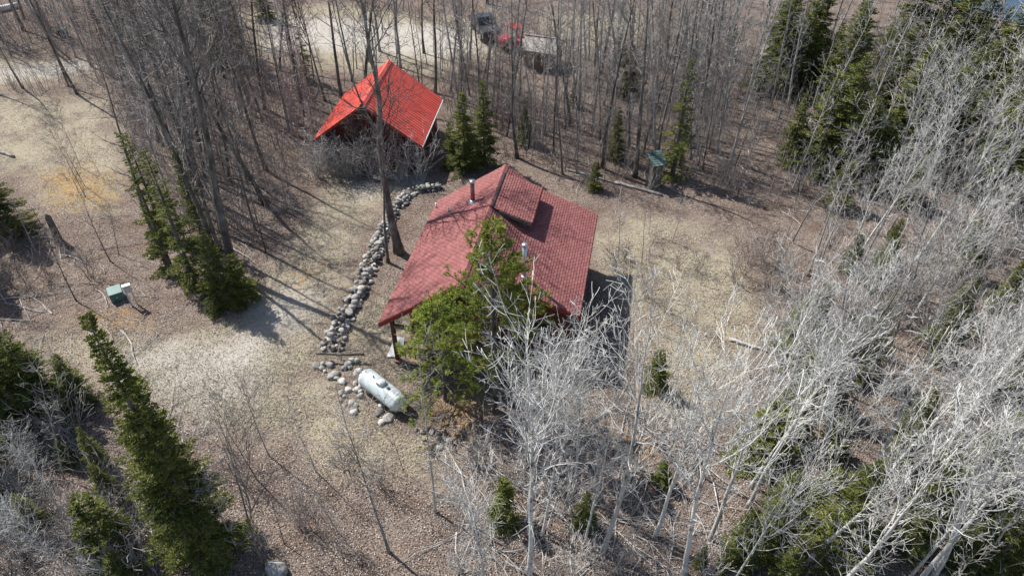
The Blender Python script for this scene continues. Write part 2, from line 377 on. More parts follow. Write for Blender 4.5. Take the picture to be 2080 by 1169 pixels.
def shingles(name, x0, z0, x1, z1, yb, yf0, yf1, seed, material=None, ex=0.135, tw=0.27, parent=cabin, back=0.0):
    """courses of tabs from the eave (x0,z0) up to (x1,z1); the front edge runs from yf0 at the eave to yf1 at the top"""
    r = random.Random(seed); V = []; F = []
    L = math.hypot(x1-x0, z1-z0); n = int(L/ex); dx, dz = (x1-x0)/L, (z1-z0)/L
    nx_, nz_ = -dz, dx
    if nz_ < 0: nx_, nz_ = -nx_, -nz_
    for i in range(n+1):
        s0 = i*ex - 0.02; s1 = min(s0+ex+0.015, L); f = yf0+(yf1-yf0)*i/n
        y = yb+0.03 - (tw*0.5 if i % 2 else 0.0); first = True
        cur = yb+0.03
        while cur > f-0.03:
            nxt = (y if first else cur-tw); first = False
            if nxt >= cur-0.02: nxt = cur-tw
            e = max(nxt, f-0.03); a, b = cur-0.009, e+0.009
            if a-b > 0.03:
                j = r.uniform(-0.004, 0.004); t0 = 0.026+r.uniform(0, 0.012); t1 = 0.006
                q = len(V)
                for s, t in ((s0+j, t0), (s1, t1)):
                    for yy in (a, b):
                        V.append((x0+dx*s+nx_*t, yy, z0+dz*s+nz_*t))
                for yy in (a, b):
                    V.append((x0+dx*(s0+j), yy, z0+dz*(s0+j)))
                F.append((q, q+1, q+3, q+2) if dx > 0 else (q, q+2, q+3, q+1)); F.append((q, q+4, q+5, q+1) if dx > 0 else (q, q+1, q+5, q+4))
            cur = e
            if cur <= f-0.029: break
    o = obj(name, mesh(name, V, F, material or M['shingle']), parent); o['kind'] = 'stuff'; return o
shingles('shingles', -WL, ZR-DL, 0, ZR, 0, FL, FA, 1)
shingles('shingles', WK, ZK, 0, ZR, 0, -LB_-0.3, FA, 2)
shingles('shingles', WR, ZE, WK, ZK, 0, -LB_, -LB_, 3)
rc = MB()
y = 0.05
while y > FA:
    rc.slab([(-0.17,y,ZR-0.17*SL+0.05),(-0.17,y-0.27,ZR-0.17*SL+0.045),(0,y-0.27,ZR+0.042),(0,y,ZR+0.05)], 0.02)
    rc.slab([(0,y,ZR+0.05),(0,y-0.27,ZR+0.042),(0.17,y-0.27,ZR-0.17*SL+0.045),(0.17,y,ZR-0.17*SL+0.05)], 0.02)
    y -= 0.29
o = rc.build('ridge_cap', M['shingle'], cabin); o['kind'] = 'stuff'
# fascia boards along eaves and rakes
def board(name, p, q, hgt, thk, material, parent, off=(0,0,0)):
    p = Vector(p)+Vector(off); q = Vector(q)+Vector(off); d = (q-p); s = Vector((d.y, -d.x, 0))
    s = s.normalized()*thk/2 if s.length > 1e-6 else Vector((thk/2,0,0))
    P = [p-s-Vector((0,0,hgt)), q-s-Vector((0,0,hgt)), q+s-Vector((0,0,hgt)), p+s-Vector((0,0,hgt)), p-s, q-s, q+s, p+s]
    return MB().hexa(P).build(name, material, parent)
Z_ = (0,0,-0.012)
board('fascia', (-WL,FL-0.03,ZR-DL), (0,FA-0.03,ZR), 0.24, 0.05, M['red_trim'], cabin, Z_)
board('fascia', (0,FA-0.03,ZR), (WK,-LB_-0.33,ZK), 0.24, 0.05, M['red_trim'], cabin, Z_)
board('fascia', (WK+0.06,-LB_-0.03,ZK), (WR,-LB_-0.03,ZE), 0.22, 0.05, M['red_trim'], cabin, Z_)
board('fascia', (0,0.03,ZR), (-WL,0.03,ZR-DL), 0.22, 0.05, M['red_trim'], cabin, Z_)
board('fascia', (0,0.03,ZR), (WK,0.03,ZK), 0.22, 0.05, M['red_trim'], cabin, Z_)
board('fascia', (WK,0.033,ZK), (WR,0.033,ZE), 0.22, 0.05, M['red_trim'], cabin, Z_)
board('fascia', (-WL-0.03,0,ZR-DL), (-WL-0.03,FL,ZR-DL), 0.2, 0.05, M['red_trim'], cabin, (0,0,-0.02))
board('fascia', (WR+0.03,0,ZE), (WR+0.03,-LB_,ZE), 0.2, 0.05, M['red_trim'], cabin, (0,0,-0.02))
# inner rake beam of weathered wood under the front overhang
board('rake_beam', (-WL+0.12,FL+0.35,ZR-DL-0.12), (0,FA+0.35,ZR-0.2), 0.28, 0.16, M['wood'], cabin)
board('rake_beam', (0.02,FA+0.35,ZR-0.2), (WK,-LB_+0.1,ZK-0.16), 0.28, 0.16, M['wood'], cabin)
# walls of stacked logs
def log_wall(p, q, z0, z1f, n_name='log'):
    """horizontal half logs from p to q; z1f(t) gives the wall top along the run"""
    p = Vector(p); q = Vector(q); d = q-p; L = d.length; rz = math.atan2(d.y, d.x); z = z0; lh = 0.2
    while True:
        ts = [i/20 for i in range(21) if z1f(i/20) > z+lh*0.8]
        if not ts: break
        a, b = min(ts)*L, max(ts)*L
        if b-a < 0.2: break
        V = []; F = []
        tube(V, F, [(a,0,0),(b,0,0)], 0.108, 8, True)
        obj(n_name, mesh('log', V, F, M['log_wall'], True), cabin, (p.x,p.y,z+lh/2), (0,0,rz)); z += lh
XL, XR, YB, YF = -3.25, 4.45, -0.55, -7.75
def roofz(x):
    return (ZR+SL*x if x < 0 else (ZR-SL*x if x < WK else ZK-SK*(x-WK))) - TH - 0.08
log_wall((XL,YB,0), (XL,YF,0), 0.25, lambda t: roofz(XL))
log_wall((XR,YB,0), (XR,YF,0), 0.25, lambda t: roofz(XR))
log_wall((XL,YF,0), (XR,YF,0), 0.25, lambda t: roofz(XL+(XR-XL)*t))
log_wall((XL,YB,0), (XR,YB,0), 0.25, lambda t: roofz(XL+(XR-XL)*t))
MB().box(XL-0.05, XR+0.05, YF-0.05, YB+0.05, -0.4, 0.24).build('foundation', M['concrete'], cabin)
# porch under the front overhang
MB().box(-3.55, 0.6, FL+0.3, YF-0.12, 0.12, 0.2).build('porch_floor', M['wood'], cabin)
for x_, y_ in ((-3.45, FL+0.5), (-1.75, FL+0.5), (0.0, FA+0.5)):
    MB().box(x_-0.09, x_+0.09, y_-0.09, y_+0.09, -0.2, min(roofz(x_)-0.3, 3.0) if x_ < -1 else 3.6).build('porch_post', M['log_wall'], cabin, bevel=0.015)
MB().box(-3.5, 0.3, FL+0.42, FL+0.56, 2.28, 2.46).build('porch_beam', M['wood'], cabin)
for i in range(7):
    x_ = -3.3+i*0.25
    MB().box(x_, x_+0.05, FL+0.46, FL+0.5, 0.35, 1.0).build('porch_baluster', M['log_wall'], cabin)
MB().box(-3.36, -1.84, FL+0.44, FL+0.52, 1.0, 1.07).build('porch_rail', M['log_wall'], cabin)
def window(x0, x1, z0, z1, y, par):
    wn = MB().box(x0-0.07, x1+0.07, y-0.15, y-0.09, z0-0.07, z1+0.07).build('window', M['wood'], par)
    MB().box(x0, x1, y-0.165, y-0.153, z0, z1).build('pane', M['glass'], wn)
    MB().box((x0+x1)/2-0.02, (x0+x1)/2+0.02, y-0.19, y-0.168, z0, z1).build('mullion', M['wood'], wn)
window(-2.2, -1.2, 1.0, 2.1, YF, cabin); window(2.2, 3.6, 1.0, 2.1, YF, cabin)
dr = MB().box(-0.6, 0.35, YF-0.17, YF-0.09, 0.25, 2.3).build('door', M['red_trim'], cabin)
MB().box(0.2, 0.26, YF-0.23, YF-0.172, 1.2, 1.26).build('door_handle', M['steel'], dr)
# shed dormer
D0, D1, DX, DZ0, DZ1 = -0.78, -3.98, 2.08, ZR-0.03, 4.97
dorm = MB().slab([(0.13,D0,DZ0),(0.13,D1,DZ0),(DX,D1,DZ1),(DX,D0,DZ1)], 0.15).build('dormer_roof_deck', M['roof_felt'], cabin)
shingles('shingles', DX, DZ1, 0.13, DZ0, D0, D1, D1, 4)
board('dormer_fascia', (0.45,D1-0.03,DZ0-0.12), (DX,D1-0.03,DZ1-0.012), 0.19, 0.05, M['old_wood'], cabin)
board('dormer_fascia', (DX+0.03,D0,DZ1-0.012), (DX+0.03,D1,DZ1-0.012), 0.19, 0.05, M['red_trim'], cabin)
MB().box(0.085, 0.165, D1, D0, DZ0+0.0, DZ0+0.055).build('dormer_gap_shadow', M['rubber'], cabin)  # black strip modelled as the shadow line in the gap beside the ridge
dw = MB()
zc = lambda x: DZ0-(DZ0-DZ1)*(x-0.13)/(DX-0.13)-0.16
for yy in (D0-0.25, D1+0.3):
    MB().prism([(0.6,zc(0.6)),(0.6,ZR-SL*0.6-0.05),(1.68,ZK-0.05),(1.8,ZK-SK*0.12-0.05),(1.8,zc(1.8))], 1, yy-0.05, yy+0.05).build('dormer_cheek', M['old_wood'], cabin)
wl = MB().box(1.72, 1.82, D1+0.36, D0-0.31, ZK-0.2, zc(1.82)).build('dormer_wall', M['log_wall'], cabin)
for k in range(3):
    a = D1+0.6+k*0.9
    MB().box(1.825, 1.845, a, a+0.7, ZK+0.12, zc(1.85)-0.08).build('dormer_window', M['glass'], cabin)
# flues, vents
def flue(x, y, zb, h, r, material, par):
    f_ = MB().tube([(x,y,zb-0.15),(x,y,zb+h)], r, 14).build('flue_pipe', material, par, True)
    MB().tube([(x,y,zb+h+0.03),(x,y,zb+h+0.06),(x,y,zb+h+0.16),(x,y,zb+h+0.18)], [r*1.0,r*1.45,r*1.4,r*0.3], 14).build('flue_cap', M['steel'], f_, True)
    MB().tube([(x,y,zb-0.16),(x,y,zb+0.02),(x,y,zb+0.14)], [r*2.3,r*1.9,r*1.12], 14).build('flue_flashing', M['steel'], f_, True)
flue(-1.21, -2.51, 4.81, 1.12, 0.11, M['pipe_red'], cabin)
flue(2.3, -7.3, ZK-SK*0.62, 1.75, 0.10, M['steel'], cabin)
MB().tube([(2.3,-7.3,ZK+1.0),(1.35,-7.1,ZK+0.42)], 0.015, 6).build('flue_brace', M['steel'], cabin)
for x_, y_, h_ in ((-2.65,-2.18,0.3), (-3.72,-0.9,0.34)):
    zz = ZR+SL*x_
    MB().tube([(x_,y_,zz-0.1),(x_,y_,zz+h_)], 0.05, 10).build('vent_pipe', M['white_paint'], cabin, True)
# white boards leaning on the porch corner
p = G(806, 712)
o = empty('leaning_board', p, HYAW+0.15, 'white sheet of board leaning by the porch post of the large cabin', 'board')
MB().hexa([(-0.42,-0.45,0.02),(0.36,-0.45,0.02),(0.36,0.45,0.50),(-0.1,0.45,0.50),(-0.42,-0.47,0.06),(0.36,-0.47,0.06),(0.36,0.43,0.54),(-0.1,0.43,0.54)]).build('panel', M['white_paint'], o)
MB().box(0.0, 0.08, 0.36, 0.42, -0.05, 0.46).build('prop', M['wood'], o)

# ------------------------------------------------------------------ bright red cabin behind
kx = 1.08
RX, RY, RYAW = -8.379*kx, 41.624*kx, -0.119
RW, RL, RZE, RR = 6.723*kx, 6.399*kx, 25-(25-4.003)*kx, 2.491*kx
cab2 = empty('red_cabin', (RX, RY, terrain(RX, RY)), RYAW, 'smaller red cabin with bright red ribbed metal roof among the trees', 'cabin')
hw, hl = RW/2, RL/2
for sgn in (-1, 1):
    ns = 8; sw = RL/ns
    sheets = None
    for k in range(ns):
        y0 = -hl+k*sw; V = []; F = []
        prof = []                                     # ribbed profile across one sheet
        for r_ in range(3):
            b = r_*sw/3
            prof += [(b+0.0, 0.0), (b+sw/3*0.60, 0.0), (b+sw/3*0.70, 0.038), (b+sw/3*0.88, 0.038)]
        prof.append((sw-0.004, 0.0))
        for (yy, hh) in prof:
            V.append((0.0, y0+yy, RZE+RR+0.03+hh)); V.append((sgn*(hw+0.02), y0+yy, RZE+0.03+hh-0.013))
        for i in range(len(prof)-1):
            f = (2*i, 2*i+1, 2*i+3, 2*i+2)
            F.append(f if sgn > 0 else f[::-1])
        obj('roof_sheet', mesh('roof_sheet', V, F, M['red_metal']), cab2)
    P = [(0,-hl+0.01,RZE+RR),(sgn*hw,-hl+0.01,RZE),(sgn*hw,hl-0.01,RZE),(0,hl-0.01,RZE+RR)]
    MB().slab(P if sgn > 0 else P[::-1], 0.12).build('roof_deck', M['old_wood'], cab2)
    board('fascia', (0,-hl-0.02,RZE+RR+0.02), (sgn*hw,-hl-0.02,RZE+0.02), 0.2, 0.04, M['red_trim'], cab2)
    board('fascia', (0,hl+0.02,RZE+RR+0.02), (sgn*hw,hl+0.02,RZE+0.02), 0.2, 0.04, M['red_trim'], cab2)
    board('eave_trim', (sgn*(hw+0.05),-hl,RZE+0.0), (sgn*(hw+0.05),hl,RZE+0.0), 0.12, 0.05, M['white_paint'] if sgn > 0 else M['red_trim'], cab2)
MB().hexa([(-0.2,-hl-0.02,RZE+RR-0.04),(0.2,-hl-0.02,RZE+RR-0.04),(0.2,hl+0.02,RZE+RR-0.04),(-0.2,hl+0.02,RZE+RR-0.04),
           (-0.03,-hl-0.02,RZE+RR+0.1),(0.03,-hl-0.02,RZE+RR+0.1),(0.03,hl+0.02,RZE+RR+0.1),(-0.03,hl+0.02,RZE+RR+0.1)]).build('ridge_cap', M['red_metal'], cab2)
wx, wy = hw-0.45, hl-0.45
MB().box(-wx, wx, -wy, wy, -0.3, 0.15).build('foundation', M['concrete'], cab2)
def plank_wall(p, q, z0, ztop, material, parent, pw=0.24, t=0.05):
    p = Vector(p); q = Vector(q); d = q-p; L = d.length; n = int(L/pw); rz = math.atan2(d.y, d.x)
    for i in range(n):
        a, b = i*L/n+0.006, (i+1)*L/n-0.006
        za, zb = ztop(a/L), ztop(b/L)
        MB().hexa([(a,-t/2,z0),(b,-t/2,z0),(b,t/2,z0),(a,t/2,z0),(a,-t/2,za),(b,-t/2,zb),(b,t/2,zb),(a,t/2,za)]).build('plank', material, parent, loc=(p.x,p.y,0), rot=(0,0,rz))
gab = lambda t: RZE-0.12+RR*(1-abs(2*t-1))*wx/hw + RR*(1-wx/hw)
plank_wall((-wx,-wy,0), (wx,-wy,0), 0.15, gab, M['red_wall'], cab2)
plank_wall((-wx,wy,0), (wx,wy,0), 0.15, gab, M['red_wall'], cab2)
side = lambda t: RZE+RR*0.45/hw-0.14
plank_wall((wx,-wy,0), (wx,wy,0), 0.15, side, M['red_wall'], cab2)
plank_wall((-wx,-wy,0), (-wx,wy,0), 0.15, side, M['red_wall'], cab2)
window(-2.2, -1.1, 1.1, 2.0, -wy+0.07, cab2)
MB().box(0.2, 2.4, -wy-0.09, -wy-0.04, 0.1, 2.15).build('garage_door', M['red_wall'], cab2)
MB().box(wx-0.06, wx+0.08, -wy-0.1, -wy+0.04, 0.0, RZE+0.1).build('corner_board', M['white_paint'], cab2)
MB().box(-0.4, wx+0.6, -wy-1.8, -wy-0.12, -0.05, 0.14).build('patio_slab', M['concrete'], cab2)

# ------------------------------------------------------------------ propane tank
pa, pb = G(739, 760, 0.62), G(816, 820, 0.62)
c_ = (pa+pb)/2; dv = pb-pa; az = math.atan2(dv.y, dv.x)
tank = empty('propane_tank', (c_.x, c_.y, terrain(c_.x, c_.y)), az, 'long white propane tank lying beside the rocks', 'tank')
R_, Lh = 0.455, 1.05
prof = [(-Lh-0.42,0.02),(-Lh-0.40,0.14),(-Lh-0.33,0.27),(-Lh-0.2,0.40),(-Lh-0.07,0.46),(-Lh,R_),(0,R_),(Lh,R_),(Lh+0.07,0.46),(Lh+0.2,0.40),(Lh+0.33,0.27),(Lh+0.40,0.14),(Lh+0.42,0.02)]
MB().tube([(x,0,0.62) for x, r in prof], [r for x, r in prof], 32).build('vessel', M['tank_paint'], tank, True)
for x in (-Lh, Lh):
    MB().tube([(x-0.012,0,0.62),(x+0.012,0,0.62)], R_+0.006, 32, False).build('weld_band', M['tank_paint'], tank, True)
dm = MB().tube([(0.05,0,1.05),(0.05,0,1.20),(0.05,0,1.25),(0.05,0,1.26)], [0.19,0.19,0.14,0.02], 18).build('valve_dome', M['white_paint'], tank, True)
MB().box(-0.14, 0.02, -0.205, -0.185, 1.10, 1.2).build('dome_hinge', M['dark_metal'], dm)
MB().box(0.42, 0.56, -0.06, 0.06, 1.088, 1.12).build('data_plate', M['dark_metal'], tank)
MB().tube([(-0.55,0,1.08),(-0.55,0,1.17)], 0.03, 8).build('lifting_lug', M['dark_metal'], tank)
for x in (-0.8, 0.8):
    for y in (-0.25, 0.25):
        MB().box(x-0.06, x+0.06, y-0.05, y+0.05, -0.05, 0.32).build('leg', M['tank_paint'], tank)

# ------------------------------------------------------------------ green transformer and meter post
p = G(240, 606)
tr = empty('transformer_box', p, 0.55, 'green metal utility transformer box in the leaf litter', 'utility box')
tr.scale = (0.78,0.78,0.85)
MB().box(-0.42, 0.42, -0.40, 0.40, 0.0, 0.62).build('cabinet', M['green_metal'], tr, bevel=0.03)
MB().hexa([(-0.46,-0.46,0.62),(0.46,-0.46,0.62),(0.46,0.44,0.66),(-0.46,0.44,0.66),(-0.44,-0.44,0.68),(0.44,-0.44,0.68),(0.44,0.42,0.78),(-0.44,0.42,0.78)]).build('lid', M['green_metal'], tr, bevel=0.02)
MB().box(-0.05, 0.05, -0.44, -0.40, 0.3, 0.42).build('lock', M['steel'], tr)
p = G(274, 620)
ms = empty('meter_stand', p, 0.5, 'grey two-legged meter stand beside the green utility box', 'meter stand')
for s in (-0.13, 0.13):
    MB().box(s-0.035, s+0.035, -0.035, 0.035, -0.2, 1.35).build('post', M['grey_paint'], ms)
MB().box(-0.17, 0.17, -0.1, 0.06, 0.95, 1.38).build('meter_box', M['grey_paint'], ms, bevel=0.015)
MB().box(-0.2, 0.2, -0.13, 0.09, 1.385, 1.42).build('cap', M['white_paint'], ms)

# ------------------------------------------------------------------ outhouse
p = G(1326, 378)
ou = empty('outhouse', p, 0.3, 'narrow weathered wooden outhouse with green shingled roof', 'outhouse')
ou.scale = (0.58,0.58,0.9)
W2, H2 = 0.6, 2.1
for (p0, p1, hh) in (((-W2,-W2),(W2,-W2),lambda t: H2), ((W2,-W2),(W2,W2),lambda t: H2+0.35*t), ((W2,W2),(-W2,W2),lambda t: H2+0.35), ((-W2,W2),(-W2,-W2),lambda t: H2+0.35*(1-t))):
    plank_wall((*p0,0), (*p1,0), -0.05, hh, M['old_wood'], ou, 0.2, 0.035)
MB().slab([(-0.85,-0.95,H2-0.05),(0.85,-0.95,H2-0.05),(0.85,0.8,H2+0.48),(-0.85,0.8,H2+0.48)], 0.06).build('roof_deck', M['old_wood'], ou)
for i in range(7):
    y0 = -0.98+i*0.255; z0 = H2-0.05+i*0.0767
    for k in range(5):
        x0 = -0.87+k*0.35-(0.17 if i % 2 else 0); x1 = min(x0+0.335, 0.87); x0 = max(x0, -0.87)
        if x1-x0 > 0.05:
            MB().hexa([(x0,y0,z0+0.005),(x1,y0,z0+0.005),(x1,y0+0.27,z0+0.084),(x0,y0+0.27,z0+0.084),(x0,y0,z0+0.035),(x1,y0,z0+0.035),(x1,y0+0.27,z0+0.094),(x0,y0+0.27,z0+0.094)]).build('shingle', M['green_roof'], ou)
MB().box(-0.32, 0.32, -W2-0.06, -W2-0.02, 0.1, 1.85).build('door', M['old_wood'], ou)

# ------------------------------------------------------------------ shake-roofed shed, vehicles and oddments by the track
p = G(1103, 132)
sh = empty('shake_roof_shed', p, -0.35, 'low shed with grey wooden shake roof beside the gravel', 'shed')
for (p0, p1) in (((-1.3,-1.1),(1.3,-1.1)), ((1.3,-1.1),(1.3,1.1)), ((1.3,1.1),(-1.3,1.1)), ((-1.3,1.1),(-1.3,-1.1))):
    plank_wall((*p0,0), (*p1,0), -0.05, lambda t: 1.75, M['wood'], sh, 0.3)
r_ = random.Random(3)
for sgn in (-1, 1):
    for i in range(6):
        for k in range(9):
            x0 = -1.6+k*0.36-(0.15 if i % 2 else 0); x1 = x0+0.34; d0 = 1.5-i*0.26; d1 = d0-0.3
            z0, z1 = 1.62+i*0.13, 1.62+i*0.13+0.15; j = r_.uniform(0, 0.03)
            y0, y1 = (-d0, -d1) if sgn < 0 else (d0, d1)
            P = [(x0,y0,z0),(x1,y0,z0),(x1,y1,z1),(x0,y1,z1)]
            P = P if sgn < 0 else P[::-1]
            MB().slab([(a, b, c+0.05+j) for a, b, c in P], 0.035).build('shake', M['shake'], sh)
for x in (-1.28, 1.28):
    MB().prism([(-1.1,1.75),(1.1,1.75),(0,2.28)], 0, x-0.03, x+0.03).build('gable', M['wood'], sh)

def wheel(par, x, y, r, wd):
    t_ = MB().tube([(x-wd/2,y,r),(x-wd/2+0.03,y,r),(x+wd/2-0.03,y,r),(x+wd/2,y,r)], [r*0.86,r,r,r*0.86], 18).build('wheel', M['rubber'], par, True)
    MB().tube([(x-wd/2-0.012,y,r),(x+wd/2+0.012,y,r)], r*0.55, 12).build('rim', M['steel'], t_, True)
p = G(986, 68)
tk = empty('pickup_truck', p, 0.3, 'dark pickup truck parked on the gravel behind the trees', 'truck')
MB().prism([(-2.6,0.45),(2.55,0.45),(2.6,0.75),(2.5,1.0),(1.3,1.08),(-2.6,1.08)], 0, -0.92, 0.92).build('body', M['vehicle_dark'], tk, bevel=0.05)
MB().hexa([(-0.85,-0.85,1.08),(0.85,-0.85,1.08),(0.85,1.25,1.08),(-0.85,1.25,1.08),(-0.7,-0.6,1.75),(0.7,-0.6,1.75),(0.7,0.55,1.75),(-0.7,0.55,1.75)]).build('cab', M['vehicle_dark'], tk, bevel=0.06)
MB().hexa([(-0.74,1.22,1.12),(0.74,1.22,1.12),(0.74,1.26,1.12),(-0.74,1.26,1.12),(-0.62,0.64,1.68),(0.62,0.64,1.68),(0.62,0.70,1.68),(-0.62,0.70,1.68)]).build('windscreen', M['glass'], tk)
for s in (-1, 1):
    MB().box(s*0.82-0.02, s*0.82+0.02, -0.55, 0.75, 1.2, 1.6).build('side_window', M['glass'], tk)
    MB().box(s*0.68-0.16, s*0.68+0.16, 2.52, 2.62, 0.72, 0.9).build('headlight', M['lens'], tk)
    for y in (-1.65, 1.65): wheel(tk, s*0.85, y, 0.38, 0.24)
MB().box(-0.92, 0.92, 2.58, 2.68, 0.42, 0.62).build('bumper', M['steel'], tk)
MB().box(-0.8, 0.8, -2.5, -0.9, 1.082, 1.1).build('bed_cover', M['dark_metal'], tk)

p = G(1046, 96)
ut = empty('utility_vehicle', p, -1.25, 'red side-by-side utility vehicle parked next to the shake-roofed shed', 'utility vehicle')
MB().prism([(-1.4,0.35),(1.35,0.35),(1.45,0.6),(1.3,0.85),(0.5,0.95),(0.4,0.6),(-0.4,0.6),(-0.45,0.95),(-1.4,0.95)], 0, -0.68, 0.68).build('body', M['vehicle_red'], ut, bevel=0.03)
MB().box(-0.62, 0.62, -1.3, -0.5, 0.96, 1.1).build('cargo_bed', M['vehicle_red'], ut)
MB().slab([(-0.68,-0.55,1.92),(0.68,-0.55,1.92),(0.68,0.6,1.88),(-0.68,0.6,1.88)], 0.06).build('canopy', M['vehicle_red'], ut)
for s in (-1, 1):
    MB().tube([(s*0.6,0.7,0.9),(s*0.6,0.5,1.85)], 0.03, 6).build('roll_bar', M['dark_metal'], ut)
    MB().tube([(s*0.6,-0.5,0.9),(s*0.6,-0.5,1.88)], 0.03, 6).build('roll_bar', M['dark_metal'], ut)
    for y in (-0.95, 0.95): wheel(ut, s*0.66, y, 0.32, 0.26)
MB().box(-0.55, 0.55, -0.35, 0.1, 0.62, 0.8).build('seat', M['rubber'], ut)

p = G(6, 24)
cp = empty('culvert_pipe', p, 0.75, 'white ribbed metal pipe lying in the far corner of the wood', 'pipe')
pts = [(-1.5+0.05*i, 0, 0.32) for i in range(61)]
MB().tube(pts, [0.27+0.025*(i % 2) for i in range(61)], 16, False).build('pipe_shell', M['white_paint'], cp, True)
MB().tube([(1.5,0,0.32),(1.56,0,0.32)], 0.31, 16, False).build('pipe_collar', M['steel'], cp, True)
p = G(132, 76)
gb = empty('green_bin', p, 0.2, 'small pale green lidded bin between trunks at the far track', 'bin')
MB().hexa([(-0.28,-0.28,0),(0.28,-0.28,0),(0.28,0.28,0),(-0.28,0.28,0),(-0.34,-0.34,0.75),(0.34,-0.34,0.75),(0.34,0.34,0.75),(-0.34,0.34,0.75)]).build('tub', M['dark_metal'], gb)
MB().hexa([(-0.38,-0.38,0.755),(0.38,-0.38,0.755),(0.38,0.38,0.755),(-0.38,0.38,0.755),(-0.3,-0.3,0.84),(0.3,-0.3,0.84),(0.3,0.3,0.84),(-0.3,0.3,0.84)]).build('lid', M['green_roof'], gb)

# ------------------------------------------------------------------ stones
def stone_mesh(seed):
    import bmesh
    r = random.Random(seed); bm = bmesh.new(); bmesh.ops.create_icosphere(bm, subdivisions=2, radius=1.0)
    fx, fy, fz = r.uniform(0.85,1.25), r.uniform(0.75,1.0), r.uniform(0.6,0.82)
    cuts = [(Vector((r.gauss(0,1), r.gauss(0,1), r.gauss(0,1))).normalized(), r.uniform(0.48,0.82)) for _ in range(11)]
    for v in bm.verts:
        for n_, d in cuts:
            k = v.co.dot(n_)
            if k > d: v.co -= n_*(k-d)*0.85
        v.co *= r.uniform(0.97, 1.03)
        v.co.x *= fx; v.co.y *= fy; v.co.z *= fz
    me = bpy.data.meshes.new('stone'); bm.to_mesh(me); bm.free(); me.materials.append(M['stone'])
    me.polygons.foreach_set('use_smooth', [True]*len(me.polygons)); return me
STONES = [stone_mesh(i) for i in range(9)]
r_ = random.Random(77)
wallp = [G(*q) for q in ((890,383),(858,386),(828,398),(806,425),(785,462),(768,500),(752,540),(738,580),(718,615),(700,648),(686,680),(678,712))]
wall = empty('stone_wall', wallp[0], 0, 'low dry-stacked boulder wall curving past the large cabin', 'stone wall')
Ls = [0]
for a, b in zip(wallp, wallp[1:]): Ls.append(Ls[-1]+(b-a).length)
def along(s):
    for i in range(len(Ls)-1):
        if s <= Ls[i+1]:
            t = (s-Ls[i])/(Ls[i+1]-Ls[i]); d = (wallp[i+1]-wallp[i]).normalized(); return wallp[i].lerp(wallp[i+1], t), Vector((-d.y, d.x, 0))
    return wallp[-1], Vector((1,0,0))
s = 0.0
while s < Ls[-1]:
    c0, nrm = along(s); wd = 0.22+0.28*s/Ls[-1]
    for lay, offs in ((0, (-wd, -wd*0.1, wd*0.75)), (1, (-wd*0.5, wd*0.35))):
        for of in offs:
            if r_.random() < 0.1: continue
            q = c0+nrm*(of+r_.uniform(-0.1,0.1)); rr = r_.choice((r_.uniform(0.09,0.16), r_.uniform(0.13,0.21), r_.uniform(0.17,0.27)))
            z = terrain(q.x, q.y)+(0.07 if lay == 0 else 0.30)+r_.uniform(-0.03,0.05)
            o = obj('stone', r_.choice(STONES), wall, (q.x-wallp[0].x, q.y-wallp[0].y, z-wallp[0].z), (r_.uniform(-.3,.3), r_.uniform(-.3,.3), r_.uniform(0,6.3)), rr)
    s += r_.uniform(0.30, 0.40)
pile = empty('rock_pile', G(700,770), 0, 'heap of loose rocks spilling beside the propane tank', 'rock pile')
def pile_stones(root, region, n, rmin, rmax):
    for _ in range(n):
        q = G(*r_.choice(region)); q = q+Vector((r_.uniform(-.3,.3), r_.uniform(-.3,.3), 0)); rr = r_.uniform(rmin, rmax)
        o = obj('stone', r_.choice(STONES), root, (q.x-root.location.x, q.y-root.location.y, terrain(q.x,q.y)-root.location.z+rr*0.3), (r_.uniform(-.3,.3), r_.uniform(-.3,.3), r_.uniform(0,6.3)), rr)
pile_stones(pile, [(668,735),(690,745),(712,742),(680,765),(705,770),(690,785),(720,790),(700,805),(722,815),(650,748),(735,760),(712,830)], 34, 0.14, 0.25)
for (u, v, rr, lab) in ((790,850,0.3,'largest pale boulder below the end of the propane tank'), (770,838,0.24,'pale rock between propane tank and the largest boulder'), (776,858,0.2,'small pale rock in front of the largest boulder'),
                        (775,825,0.22,'pale rock nearest the underside of the propane tank'), (562,1162,0.55,'big flat lichen-grey boulder at the bottom edge')):
    q = G(u, v); o = obj('boulder', r_.choice(STONES), None, (q.x, q.y, q.z+rr*0.22), (0.1,0.1,r_.uniform(0,6)), rr); tag(o, lab, 'boulder')
pile2 = empty('rock_cluster', G(870,888), 0, 'scattered cluster of small white rocks on the mossy bank', 'rocks')
pile_stones(pile2, [(832,878),(840,884),(868,886),(880,880),(886,892),(898,898),(908,902),(862,896),(892,904)], 16, 0.1, 0.2)
def log_obj(name, a, b, r0, r1, label, material, z=0.0):
    V = []; F = []; d = b-a; n = 7; rr = random.Random(hash(label) % 999)
    pts = [tuple(a+d*(i/n)-a+Vector((rr.uniform(-.03,.03), rr.uniform(-.03,.03), r0*0.8+z))) for i in range(n+1)]
    tube(V, F, pts, [r0+(r1-r0)*i/n for i in range(n+1)], 8, True)
    return tag(obj(name, mesh(name, V, F, material, True), None, a), label, 'log')
log_obj('fallen_log', G(645,731), G(742,734), 0.07, 0.06, 'straight dark pole laid across the rock heap', M['dark_bark'], 0.42)
log_obj('fallen_log', G(1248,372), G(1345,398), 0.11, 0.08, 'long fallen trunk in front of the outhouse', M['grey_bark'])
log_obj('fallen_log', G(1150,345), G(1260,376), 0.09, 0.06, 'thin fallen trunk behind the dormer of the large cabin', M['grey_bark'])
log_obj('fallen_log', G(1480,690), G(1560,715), 0.1, 0.07, 'weathered log at the right edge of the right-hand clearing', M['grey_bark'])
